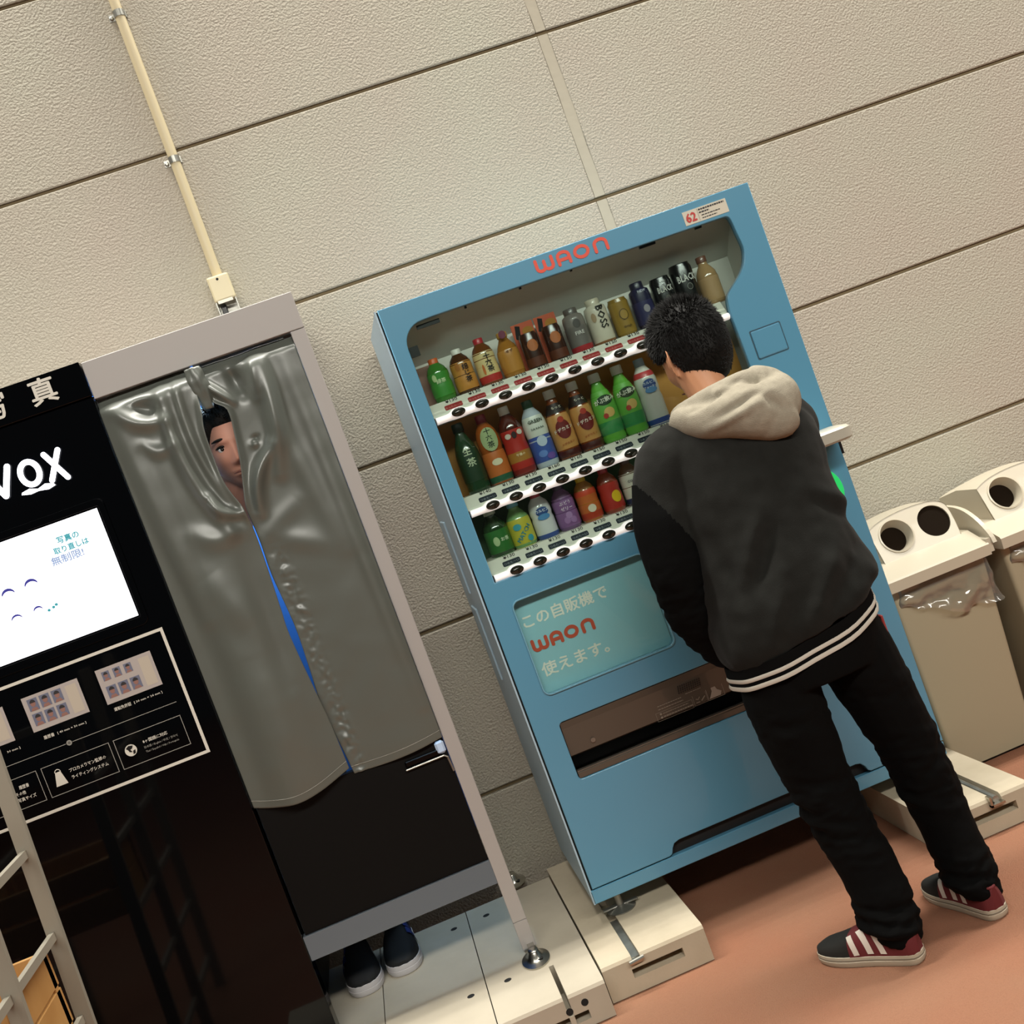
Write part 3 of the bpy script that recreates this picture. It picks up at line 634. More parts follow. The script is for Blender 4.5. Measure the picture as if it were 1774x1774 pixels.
drink(2, 6, 'coffee_bottle', 'white and navy drink bottle partly behind the man’s shoulder on the bottom shelf', 0.140, 0.030, '6b4a34', '5a3626', 'round', [(0.0, 0.7, 'c9c2b4'), (0.0, 0.16, '26304f')], [('COFFEE', 0.010, 0.5, '2a2a44', 0, 0)])
# ================================================================ photo booth
BX1, BY = -0.4135, -0.644
pb = empty('photo_booth', (-1.1, BY, 0), 'black and white instant photo booth with lit white screen and silver curtain', 'photo booth')
def pbb(x0, x1, y0, y1, z0, z1, bev=0.0): return MB().box(x0+1.1, x1+1.1, y0-BY, y1-BY, z0, z1, bev)
pbb(-1.019, BX1, BY, BY+0.03, 2.022, 2.127, 0.0015).build('header_beam', POSTC, pb)
b = pbb(-0.4555, BX1, BY, BY+0.04, 0.2065, 2.0205, 0.0015); b.build('post', POSTC, pb)
pbb(-0.4555, BX1, BY, BY+0.04, 0.122, 0.2055, 0.0015).build('post_foot', POSTC, pb)
pbb(-0.4135-0.012, BX1, BY+0.04, -0.05, 0.20, 2.12).build('side_wall', POSTC, pb)
pbb(-1.75, BX1-0.013, BY+0.031, -0.05, 2.10, 2.122).build('roof', POSTC, pb)
BLUEBK = mat('blue_backdrop', '2f6fc4', 0.7)
pbb(-1.02, BX1-0.013, -0.075, -0.05, 0.34, 2.09).build('backdrop', BLUEBK, pb)
pbb(-1.045, -1.022, BY+0.03, -0.05, 0.34, 2.09).build('partition', mat('partition_grey', '55585a', 0.6), pb)
# front black panel with header, screen and printed frame
pbb(-1.80, -1.022, BY-0.012, BY+0.06, 2.032, 2.130, 0.0015).build('black_header', GLOSSBLACK, pb)
pbb(-1.80, -1.022, BY-0.004, BY+0.06, 0.11, 2.0285, 0.0015).build('black_panel', GLOSSBLACK, pb)
pbb(-1.80, -1.06, BY+0.061, -0.05, 0.115, 2.09).build('machine_cabinet', BLACK, pb)
pbb(-0.478, -0.4556, BY+0.026, BY+0.05, 0.80, 2.02).build('jamb', MATS['partition_grey'], pb)
pbb(-1.021, -0.992, BY+0.026, BY+0.05, 0.80, 2.02).build('jamb', MATS['partition_grey'], pb)
pbb(-1.012, -0.457, BY+0.005, BY+0.03, 0.41, 0.795).build('lower_board', mat('matt_black_board', '050505', 0.6, spec=0.15), pb)
pbb(-1.021, -0.4555, BY-0.001, BY+0.03, 0.335, 0.4075, 0.001).build('bottom_rail', mat('rail_grey', '5c646c', 0.5), pb)
# recessed handle on the board's top right corner
b = MB(); b.tube([(-0.585+1.1, -0.006, 0.742), (-0.47+1.1, -0.006, 0.742), (-0.462+1.1, -0.006, 0.735), (-0.459+1.1, -0.006, 0.69)], 0.003, 8)
b.build('handle_rim', GALV, pb)
pbb(-0.583, -0.472, BY-0.002, BY+0.004, 0.745, 0.765, 0.004).build('handle_slot', GLOSSBLACK, pb)
pbb(-0.486, -0.459, BY-0.006, BY+0.02, 0.748, 0.786, 0.006).build('latch', mat('pale_blue_latch', 'b7cdea', 0.4), pb)
F0 = -0.0065      # print plane just proud of the black panel (local y)
def pbt(me, x, z, d=F0, **k): return move(me, x+1.1, d, z, **k)
WP = mat('panel_white_print', 'cfcbc0', 0.5)
GP = mat('panel_grey_print', '8e8c85', 0.5)
for ch, x in (('真', -1.136), ('写', -1.27)): link('header_letter', pbt(text(ch, 0.077, 0.018, 'CENTER'), x, 2.058, -0.0145), WP, pb)
SCR = mat('lit_screen', 'f9faff', 0.4, emit=1.15)
pbb(-1.80, -1.1175, BY-0.0062, BY-0.0035, 1.424, 1.740).build('screen', SCR, pb)
link('screen_rim', move(plate(rrect(-1.82, -1.095, 1.395, 1.765, 0.02), [list(reversed(rrect(-1.805, -1.112, 1.419, 1.745, 0.004)))], -0.010, -0.004, 0.001), 1.1), GLOSSBLACK, pb)
TEAL = mat('screen_teal', '2f8c98', 0.5, emit=0.5); NAVY = mat('screen_navy', '2a2a8c', 0.5, emit=0.3); PALE = mat('screen_pale', '7c90b4', 0.5, emit=0.6)
link('screen_lettering', join([pbt(text('写真の', 0.021, 0.03, 'LEFT'), -1.248, 1.684, -0.0075), pbt(text('取り直しは', 0.0195, 0.03, 'LEFT'), -1.265, 1.659, -0.0075)]), TEAL, pb)
link('screen_lettering', pbt(text('無制限!', 0.025, 0.025, 'LEFT', 1.12), -1.281, 1.632, -0.0075), PALE, pb)
b = MB()
for cx, cz, r, c in ((-1.4155, 1.598, 0.0185, 0.008), (-1.351, 1.602, 0.0185, 0.008), (-1.418, 1.527, 0.0155, 0.005), (-1.358, 1.531, 0.013, 0.005)):
    b = MB(); out = arc(cx+1.1, cz, r, 12, 168, 12); inn = arc(cx+1.1, cz-c*0.6, r*0.98, 168, 12, 12, r*0.85); b.poly(out+inn[1:-1], -0.0075); b.build('screen_figure', NAVY, pb)
for x, z in ((-1.332, 1.522), (-1.318, 1.526), (-1.309, 1.530)): MB().disc(x+1.1, z, 0.0045, 0.004, -0.0075, 8).build('screen_dot', TEAL, pb)
VX = mat('lit_letters', 'f4f6ff', 0.4, emit=3.2)
q = lambda L: [(x+1.1, z) for x, z in L]
b = MB()
b.ribbon(q([(-1.357, 1.926), (-1.326, 1.852)]), 0.0165, -0.012); b.ribbon(q([(-1.326, 1.852), (-1.296, 1.926)]), 0.0165, -0.0118)
b.build('lit_letter', VX, pb)
MB().ribbon(q(arc(-1.2465, 1.889, 0.0245, 0, 360, 28, 0.0315)[:-1]), 0.0155, -0.012, closed=True).build('lit_letter', VX, pb)
b = MB(); b.ribbon(q([(-1.196, 1.924), (-1.157, 1.845)]), 0.0150, -0.012); b.ribbon(q([(-1.157, 1.924), (-1.199, 1.851)]), 0.0150, -0.0118); b.build('lit_letter', VX, pb)
b = MB(); b.poly(q([(-1.241, 1.842), (-1.262, 1.850), (-1.284, 1.846), (-1.287, 1.840), (-1.264, 1.834)]), -0.0125); b.poly(q([(-1.241, 1.842), (-1.264, 1.834), (-1.241, 1.836), (-1.215, 1.831), (-1.195, 1.836), (-1.198, 1.843), (-1.220, 1.849)]), -0.0126); b.build('lit_bow', VX, pb)
# printed notice with sample photo cards
MB().frame(-1.80+1.1, -1.0705+1.1, 0.998, 1.371, 0.0085, F0).build('notice_border', WP, pb)
CARD = mat('photo_card', 'a9a09c', 0.45)
def person_tile(b1, b2, b3, x0, z0, w, h, y):
    b1.rect(x0, x0+w, z0, z0+h, y)
    b2.disc(x0+w/2, z0+h*0.58, w*0.25, h*0.27, y-0.0004, 12); b2.poly([(x0+w*0.12, z0), (x0+w*0.88, z0), (x0+w*0.72, z0+h*0.26), (x0+w*0.28, z0+h*0.26)], y-0.0003)
    b3.poly(arc(x0+w/2, z0+h*0.62, w*0.29, 5, 175, 8, h*0.30), y-0.0006)
SKINP = mat('printed_skin', '8a6258', 0.5); TILE = mat('printed_blue_grey', '65687c', 0.5); HAIRP = mat('printed_dark_hair', '242022', 0.5)
for (x0, x1, z0, z1, small) in ((-1.487, -1.3305, 1.223, 1.322, 0), (-1.2805, -1.124, 1.222, 1.322, 1), (-1.695, -1.5385, 1.222, 1.321, 0)):
    b = MB(); b.rect(x0+1.1, x1+1.1, z0, z1, F0); c = b.build('sample_card', CARD, pb)
    b1, b2, b3 = MB(), MB(), MB()
    for r in range(2):
        for k in range(3):
            if small and r == 0: w, h, x, z = 0.021, 0.026, x0+0.014+k*0.031, z0+0.064
            else: w, h, x, z = 0.0275, 0.034, x0+0.012+k*0.0335, z0+(0.056 if r == 0 else 0.014)
            person_tile(b1, b2, b3, x+1.1, z, w, h, F0-0.0006)
    b1.build('sample_photos', TILE, c, kind='stuff'); b2.build('sample_faces', SKINP, c, kind='stuff'); b3.build('sample_hair', HAIRP, c, kind='stuff')
    b = MB(); b.rect(x0+1.1+0.118, x0+1.1+0.148, z0+0.01, z1-0.01, F0-0.0005); b.build('card_note', mat('card_cream', 'b5aa9b', 0.5), c)
def small(txt, x, z, size, bold=0.012, w=None):
    me = text(txt, size, bold, res=1)
    xs = [v.co.x for v in me.vertices]; k = (w/(max(xs)-min(xs))) if w else 1
    return pbt(me, x-min(xs)*k, z, sx=k)
ms = [small('履歴書', -1.468, 1.196, 0.011, w=0.029), small('[ 40 mm × 30 mm ]', -1.430, 1.197, 0.008, w=0.080), small('運転免許証', -1.269, 1.199, 0.011, w=0.048), small('[ 30 mm × 24 mm ]', -1.213, 1.200, 0.008, w=0.080),
      small('30 mm ]', -1.570, 1.197, 0.008, w=0.036),
      small('プロカメラマン監修の', -1.438, 1.087, 0.0115, w=0.103), small('ライティングシステム', -1.438, 1.067, 0.0115, w=0.103),
      small('8ヶ国語に対応', -1.230, 1.088, 0.011, w=0.070), small('履歴書', -1.576, 1.092, 0.0115, w=0.027), small('その他', -1.590, 1.076, 0.0115, w=0.027), small('写真サイズ', -1.590, 1.059, 0.0115, w=0.05)]
for me in ms: link('notice_lettering', me, WP, pb)
for me in (small('日本語 / English / 中文 / 한국어', -1.231, 1.073, 0.0075, 0.004, w=0.094), small('Thai / Español / Việt / Português', -1.231, 1.0605, 0.0075, 0.004, w=0.094)): link('notice_lettering', me, GP, pb)
b = MB()
for x0, x1 in ((-1.303, -1.111), (-1.506, -1.315), (-1.709, -1.519)): b.frame(x0+1.1, x1+1.1, 1.038, 1.125, 0.0018, F0)
b.rect(-1.62+1.1, -1.42+1.1, 1.162, 1.1637, F0); b.rect(-1.402+1.1, -1.107+1.1, 1.162, 1.1637, F0)
b.disc(-1.411+1.1, 1.163, 0.0075, 0.0075, F0, 18); b.build('notice_frames', GP, pb)
MB().disc(-1.267+1.1, 1.082, 0.0165, 0.0165, F0, 26).build('notice_symbol', WP, pb)
b = MB(); b.poly(q([(-1.475, 1.099), (-1.460, 1.099), (-1.451, 1.061), (-1.484, 1.061)]), F0); b.ribbon(q(arc(-1.4675, 1.099, 0.0075, 0, 180, 8)), 0.0022, F0); b.build('notice_symbol', WP, pb)
b = MB(); b.poly(q([(-1.279, 1.090), (-1.270, 1.096), (-1.258, 1.093), (-1.262, 1.086), (-1.268, 1.084), (-1.264, 1.076), (-1.272, 1.078), (-1.274, 1.085)]), F0-0.0006); b.poly(q([(-1.262, 1.079), (-1.255, 1.081), (-1.257, 1.071), (-1.264, 1.069)]), F0-0.0006); b.build('symbol_cutout', BLACK, pb)
b = MB(); b.disc(-1.411+1.1, 1.163, 0.004, 0.004, F0-0.0006, 14); b.build('symbol_cutout', mat('grey_dot', '5d5b56', 0.5), pb)
# feet
for x, y in ((-0.43, -0.70), (-0.40, -0.06)):
    b = MB(); b.lathe([(0.052, 0), (0.052, 0.004), (0.042, 0.007), (0.026, 0.012), (0.02, 0.03), (0.016, 0.035)], 24, (x+1.1, y-BY, H+0.0005), 'z', 0.8, 1.25); b.build('foot', CHROME, pb, 60)
    b = MB(); b.lathe([(0.009, H+0.0125), (0.009, H+0.014)], 10, (x+1.1+0.012, y-BY-0.028, 0)); b.build('foot_hole', DARK, pb)
b = pbb(-0.44, -0.42, -0.70, -0.625, H+0.012, 0.135); b.build('foot_stem', CHROME, pb)
b = pbb(-0.45, -0.42, -0.45, -0.30, 0.17, 0.2); 
area('booth_lamp', (-0.74, -0.30, 2.05), (-0.74, -0.30, 0), 0.35, 0.2, 16, (0.62, 0.84, 1.0))
b.build('side_bracket', GALV, pb)

# ---------------------------------------------------------------- curtains
CURT = mat('silver_grey_vinyl', '545852', 0.36, spec=0.8, bump=(14, 0.10, 0.01, 2))
def interp(tab, z):
    if z >= tab[0][0]: return tab[0][1]
    for (z1, x1), (z2, x2) in zip(tab, tab[1:]):
        if z2 <= z <= z1:
            t = (z1-z)/(z1-z2); t = t*t*(3-2*t) if False else t
            return x1+(x2-x1)*t
    return tab[-1][1]
def ridge(x, z, x0, z0, x1, z1, w, a, curve=0.0):
    """a soft fold along the segment from (x0,z0) to (x1,z1)"""
    dx, dz = x1-x0, z1-z0; L2 = dx*dx+dz*dz; t = ((x-x0)*dx+(z-z0)*dz)/L2
    tt = min(1, max(0, t)); px = x0+dx*tt+curve*math.sin(PI*tt)*(-dz)/math.sqrt(L2); pz = z0+dz*tt+curve*math.sin(PI*tt)*dx/math.sqrt(L2)
    d2 = ((x-px)**2+(z-pz)**2)/(w*w); fade = math.sin(PI*min(1, max(0, 0.12+0.76*tt)))
    return a*math.exp(-d2)*fade
LE = cr_path([(2.045, -0.748), (1.95, -0.752), (1.89, -0.757), (1.83, -0.769), (1.71, -0.771), (1.655, -0.762), (1.60, -0.7455), (1.52, -0.741), (1.40, -0.745), (1.30, -0.750), (1.22, -0.753), (1.05, -0.742), (0.95, -0.735), (0.79, -0.731)], 4)
RE = cr_path([(2.045, -0.744), (1.95, -0.738), (1.905, -0.722), (1.872, -0.693), (1.80, -0.699), (1.72, -0.712), (1.62, -0.737), (1.575, -0.741), (1.50, -0.739), (1.40, -0.742), (1.30, -0.736), (1.22, -0.733), (1.10, -0.738), (1.0, -0.742), (0.785, -0.724)], 4)
HEM = cr_path([(0.0, 0.803), (-0.18, 0.787), (-0.45, 0.778), (-0.72, 0.787), (-1.0, 0.812)], 5)
def fold_left(x, z):
    y = 0.010*math.sin((x+1.0)*38)*smoothstep(1.7, 2.02, z)*0.5
    y += ridge(x, z, -0.985, 2.0, -0.95, 1.35, 0.030, 0.020) + ridge(x, z, -0.845, 2.02, -0.80, 1.55, 0.020, 0.028, -0.03) + ridge(x, z, -0.80, 2.0, -0.775, 1.62, 0.012, 0.018, -0.02)
    y += ridge(x, z, -0.98, 1.97, -0.86, 1.90, 0.020, 0.018, -0.02) - ridge(x, z, -0.93, 1.97, -0.87, 1.93, 0.022, 0.022)
    y += ridge(x, z, -0.94, 1.86, -0.86, 1.83, 0.018, 0.010, -0.02) + ridge(x, z, -0.82, 1.66, -0.748, 1.585, 0.016, 0.026, -0.02) + ridge(x, z, -0.90, 1.58, -0.77, 1.545, 0.028, 0.010, -0.02)
    y += ridge(x, z, -0.90, 1.46, -0.84, 1.28, 0.04, 0.009) - ridge(x, z, -0.79, 1.5, -0.80, 1.1, 0.03, 0.012) + ridge(x, z, -0.86, 1.2, -0.87, 0.8, 0.05, 0.014)
    y += 0.030*smoothstep(-0.99, -0.90, x)*0.6 + 0.012*math.sin((x+0.95)*21+0.6*math.sin(z*3))*smoothstep(2.0, 1.3, z)
    return y
def fold_right(x, z):
    y = ridge(x, z, -0.565, 2.01, -0.62, 1.66, 0.022, 0.034, 0.02) + ridge(x, z, -0.615, 1.74, -0.708, 1.575, 0.019, 0.034, -0.02) + ridge(x, z, -0.585, 2.0, -0.60, 1.88, 0.016, 0.022)
    y += ridge(x, z, -0.735, 1.97, -0.675, 1.89, 0.012, 0.026) + ridge(x, z, -0.60, 1.96, -0.52, 1.4, 0.03, 0.014) - ridge(x, z, -0.655, 2.0, -0.64, 1.90, 0.018, 0.026)
    y += ridge(x, z, -0.665, 1.76, -0.645, 1.755, 0.010, 0.010) - ridge(x, z, -0.655, 1.775, -0.64, 1.775, 0.006, 0.010)
    y += ridge(x, z, -0.50, 1.98, -0.475, 0.9, 0.02, 0.012) + ridge(x, z, -0.72, 1.51, -0.60, 1.57, 0.028, 0.007) + ridge(x, z, -0.70, 1.50, -0.56, 1.42, 0.03, 0.008)
    m = math.exp(-((x+0.705)/0.022)**2)*smoothstep(1.52, 1.40, z)
    y += m*0.0055*(nz(x, 1, z, 42)+0.5*nz(x, 4, z, 80)) + 0.010*math.sin((x+0.62)*17)*smoothstep(1.8, 1.2, z)*0.8
    return y
def curtain(name, label, xa, xb, fold, hem, flip, y0):
    o = empty(name, (-0.74, BY, 0), label, 'curtain', 'curtains of the photo booth')
    nx, nzz = 90, 260; rows = []
    for j in range(nzz+1):
        v = j/nzz; row = []
        for i in range(nx+1):
            u = i/nx; zt = 2.030; 
            x_mid = xa(1.5)+(xb(1.5)-xa(1.5))*u
            z = zt + (hem(u)-zt)*v
            a, c = xa(z), xb(z); x = a+(c-a)*u
            e = u if flip else 1-u               # distance from the meeting edge
            curl = 0.020*math.exp(-(e/0.05)**2)*smoothstep(1.52, 1.62, z)*smoothstep(1.96, 1.88, z)
            k = smoothstep(0.0, 0.06, v)*1.0
            y = y0 + 0.042*(1-smoothstep(0.004, 0.045, v)) - fold(x, z)*k - curl*0.8 + 0.0015*nz(x, 2, z, 14)
            row.append((x+0.74, y, z))
        rows.append(row)
    b = MB(); b.loft(rows, closed=False, cap=False)
    me = b.mesh(); c = link('vinyl_sheet', me, CURT, o, True)
    sd = c.modifiers.new('t', 'SOLIDIFY'); sd.thickness = 0.0012; sd.offset = 0
    # stitched hem line and welded hem band
    hb = MB(); pts = []
    for i in range(0, nx+1, 2):
        u = i/nx; zz = hem(u)+0.022; x = xa(zz)+(xb(zz)-xa(zz))*u; pts.append((x+0.74, y0-fold(x, zz)-0.0016, zz))
    hb.tube(pts, 0.0007, 6); hb.build('hem_seam', mat('hem_line', '9a9a92', 0.3), o)
    return o
curtain('curtain', 'silver grey vinyl curtain half on the left, beside the black screen panel', lambda z: -1.0175, lambda z: interp(LE, z), fold_left, lambda u: interp(HEM, -u), False, -0.010)
curtain('curtain', 'silver grey vinyl curtain half on the right, beside the pinkish grey post', lambda z: interp(RE, z), lambda z: -0.4565, fold_right, lambda u: 0.788-0.008*math.sin(PI*u)+0.006*u, True, -0.006)
# gathered knot of vinyl at the top of the gap
kn = [o for o in COL.objects if o.name.startswith('curtain') and o.type == 'EMPTY'][0]
b = MB(); rings = []
for i in range(22):
    t = i/21; z = 2.012-0.120*t; ring = []
    for k in range(24):
        a = 2*PI*k/24; rx = 0.020+0.008*math.sin(t*PI)-0.006*t; ry = 0.016+0.006*math.sin(t*PI*1.4)
        w = 1+0.16*nz(math.cos(a)*2, math.sin(a)*2, t*5, 1.0)+0.10*math.sin(a*5+t*4)
        ring.append((-0.003+0.006*t+rx*w*math.cos(a), -0.020-ry*w*math.sin(a)+0.004*t, z))
    rings.append(ring)
b.loft(rings).build('gathered_fold', CURT, kn, True)

# ================================================================ display rack with wooden crate, lower left
RK = mat('rack_grey_paint', '8b8578', 0.5)
WOODC = mat('pale_pine', 'b98d54', 0.6, bump=(40, 0.15, 0.002), vary=('a87a42', 9, 0.25))
rk = empty('display_rack', (-1.72, -1.18, 0), 'grey metal display rack with side rungs in front of the black booth panel', 'rack')
def rbar(x0, y0, z0, x1, y1, z1, wx, wy, name):
    b = MB(); d = Vector((x1-x0, y1-y0, z1-z0)); vert = abs(d.z) > abs(d.y)
    if vert:
        b.loft([[(x0-wx, y0-wy, z0), (x0+wx, y0-wy, z0), (x0+wx, y0+wy, z0), (x0-wx, y0+wy, z0)], [(x1-wx, y1-wy, z1), (x1+wx, y1-wy, z1), (x1+wx, y1+wy, z1), (x1-wx, y1+wy, z1)]])
    else:
        b.box(min(x0, x1)-wx, max(x0, x1)+wx, min(y0, y1), max(y0, y1), z0-wy, z0+wy)
    for v in b.b.verts: v.co = v.co - Vector((-1.72, -1.18, 0))
    b.build(name, RK, rk)
for y in (-1.0, -1.365, -1.73):
    for s in (0, 1):
        xs = (-1.535, -1.478) if s == 0 else (-1.985, -1.985)
        rbar(xs[0]+(0.0 if s == 0 else 0), y, 0.0, xs[1]-0.008, y, 1.30, 0.019, 0.009, 'post')
for z in (0.985, 0.772, 0.555, 0.34, 0.12):
    xr = -1.535+0.057*z/1.3-0.010
    for s, x in ((0, xr), (1, -1.985)):
        rbar(x, -1.73, z, x, -1.374, z, 0.007, 0.010, 'rung'); rbar(x, -1.356, z, x, -1.009, z, 0.007, 0.010, 'rung')
for z in (0.12, 1.2):
    b = MB(); b.box(-1.985+1.72, -1.50+1.72, -0.01+0.17, 0.01+0.17, z-0.012, z+0.012); b.build('cross_rail', RK, rk)
wc = empty('wooden_crate', (-1.745, -1.175, 0.562), 'pale wooden slatted crate resting on the rungs of the grey rack', 'crate')
hx, hy = 0.212, 0.155
for z0 in (0.004, 0.100):
    z1 = z0+0.088
    MB().box(hx-0.012, hx, -hy, hy, z0, z1, 0.0015).build('slat', WOODC, wc); MB().box(-hx, -hx+0.012, -hy, hy, z0, z1, 0.0015).build('slat', WOODC, wc)
    MB().box(-hx+0.012, hx-0.012, hy-0.012, hy, z0, z1, 0.0015).build('slat', WOODC, wc); MB().box(-hx+0.012, hx-0.012, -hy, -hy+0.012, z0, z1, 0.0015).build('slat', WOODC, wc)
for sx in (-1, 1):
    for sy in (-1, 1):
        MB().box(sx*(hx-0.012)-0.012 if sx < 0 else hx-0.036, sx*(hx-0.012)+0.012 if sx > 0 else -hx+0.036, sy*(hy-0.025)-0.012, sy*(hy-0.025)+0.012, 0.0, 0.186).build('corner_block', WOODC, wc)
for k in range(4): MB().box(-hx+0.013, hx-0.013, -hy+0.013+k*0.075, -hy+0.075+k*0.075, 0.0, 0.008).build('base_slat', WOODC, wc)

# ================================================================ recycling bins
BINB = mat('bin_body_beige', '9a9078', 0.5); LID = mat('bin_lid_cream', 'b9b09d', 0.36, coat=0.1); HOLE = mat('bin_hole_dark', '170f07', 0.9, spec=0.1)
BAG = glassmat('clear_bag_film', 'f2f0ea', 0.10, 2.6, 0.14, 'cfc8bd')
bn = empty('recycling_bin', (1.225, -0.30, 0), 'cream two hole recycling bin beside the blue vending machine', 'bin', 'recycling bins by the wall')
X0, X1 = -0.204, 0.161; YF = -0.20      # local extents; front lip at local y -0.20
b = MB()
b.loft([[(x, y, z) for x, y in rrect(-0.168+t, 0.128-0.0+u, -0.145-u*0.2, 0.20, 0.015, 3)] for z, t, u in ((0.012, 0.0, 0.0), (0.60, -0.015, 0.03), (0.642, -0.016, 0.031))])
b.build('bin_body', BINB, bn, 40)
b = MB(); b.box(-0.14, 0.12, -0.13, 0.18, 0.0, 0.012); b.build('bin_base', BLACK, bn)
# lid: front ledge, steep hood face with two openings under an arched top, and a curved fin on the right
b = MB()
lp = [(-0.20, 0.648), (-0.203, 0.683), (-0.197, 0.689), (-0.10, 0.727), (0.24, 0.727), (0.24, 0.648)]
b.loft([[(x, y, z) for y, z in lp] for x in (X0, X1)])
b.build('lid', LID, bn)
TL = math.radians(24)
def tilt(p): return Vector((p[0], -0.104+p[2]*math.sin(TL)+p[1]*math.cos(TL), 0.722+p[2]*math.cos(TL)-p[1]*math.sin(TL)))
hoodo = [(-0.148, 0.0), (0.132, 0.0)] + cr_path([(0.138, 0.05), (0.139, 0.10), (0.130, 0.124), (0.100, 0.141), (0.05, 0.149), (-0.02, 0.150), (-0.08, 0.144), (-0.12, 0.134), (-0.148, 0.122)], 3)
H1, H2 = (-0.066, 0.076, 0.056), (0.074, 0.077, 0.0545)
me = plate(hoodo, [list(reversed(arc(h[0], h[1], h[2], 0, 360, 36)[:-1])) for h in (H1, H2)], -0.002, 0.004)
for v in me.vertices: v.co = tilt(v.co)
link('hood_face', me, LID, bn)
b = MB()
front = [tilt((x, -0.004, z)) for x, z in hoodo[1:]] + [tilt((hoodo[0][0], -0.004, 0))]
back = [Vector((x, 0.21, 0.727+z*0.62)) for x, z in hoodo[1:]] + [Vector((hoodo[0][0], 0.21, 0.727))]
mid = [f.lerp(c, 0.5)+Vector((0, 0, 0.012 if f.z > 0.75 else 0)) for f, c in zip(front, back)]
cen = Vector((0, 0, 0)); 
b.loft([front, mid, back], cap=False); b.b.faces.new([b.b.verts.new(p) for p in back]); b.build('hood', LID, bn, 35)
b = MB(); pr = cr_path([(-0.208, 0.682), (-0.195, 0.712), (-0.155, 0.752), (-0.11, 0.780), (-0.07, 0.795), (-0.02, 0.803), (0.04, 0.805)], 3) + [(0.04, 0.70), (-0.10, 0.70), (-0.2, 0.682)]
b.loft([[(x, y, z) for y, z in pr] for x in (X1+0.012, X1+0.026)]); b.box(X1-0.004, X1+0.014, -0.198, 0.04, 0.655, 0.70); b.build('lid_fin', LID, bn)
def opening(h, depth, r2, ring):
    P = lambda rr, d: [tilt((h[0]+rr*math.cos(2*PI*k/36), d, h[1]+rr*math.sin(2*PI*k/36))) for k in range(36)]
    if ring:
        bb = MB(); bb.loft([P(h[2]*1.06, -0.001), P(h[2]*1.06, -0.006), P(h[2]*0.97, -0.007), P(r2, depth)], cap=False); bb.build('funnel_ring', LID, bn, 50)
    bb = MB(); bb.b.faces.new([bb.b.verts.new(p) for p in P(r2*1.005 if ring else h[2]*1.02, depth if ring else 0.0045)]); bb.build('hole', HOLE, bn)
opening(H1, 0.034, 0.043, True); opening(H2, 0.01, 0.05, False)
# bag film hanging out under the lid
b = MB(); rows = []
peri = [(-0.163, 0.18), (-0.163, -0.13), (-0.155, -0.148), (-0.14, -0.156), (0.14, -0.160), (0.158, -0.152), (0.162, -0.13), (0.162, 0.18)]
pts = []
for (xa, ya), (xb, yb) in zip(peri, peri[1:]):
    n = max(1, int(math.hypot(xb-xa, yb-ya)/0.006))
    pts += [(xa+(xb-xa)*k/n, ya+(yb-ya)*k/n) for k in range(n)]
for j in range(22):
    t = j/21; row = []
    for x, y in pts:
        dx, dy = x, y-0.02; L = math.hypot(dx, dy); dx, dy = dx/L, dy/L
        bot = 0.500+0.075*smoothstep(0.05, -0.16, x)+0.016*nz(x, y, 3, 22)
        z = 0.646+(bot-0.646)*t
        f = 0.004+0.010*t+0.009*t*(nz(x, y, z, 26)+0.6*nz(x+3, y, z, 60))+0.007*math.sin(t*9+x*30)*t
        row.append((x+dx*f, y+dy*f, z))
    rows.append(row)
b.loft(rows, closed=False, cap=False).build('bag_film', BAG, bn, True)
def dup(root, loc, label):
    r = root.copy(); COL.objects.link(r); r.location = loc; r['label'] = label
    for ch in list(root.children):
        c = ch.copy(); COL.objects.link(c); c.parent = r
        for g2 in ch.children:
            d = g2.copy(); COL.objects.link(d); d.parent = c
    return r
dup(bn, (1.225+0.408, -0.30, 0), 'cream two hole recycling bin cut by the picture edge, farther from the vending machine')
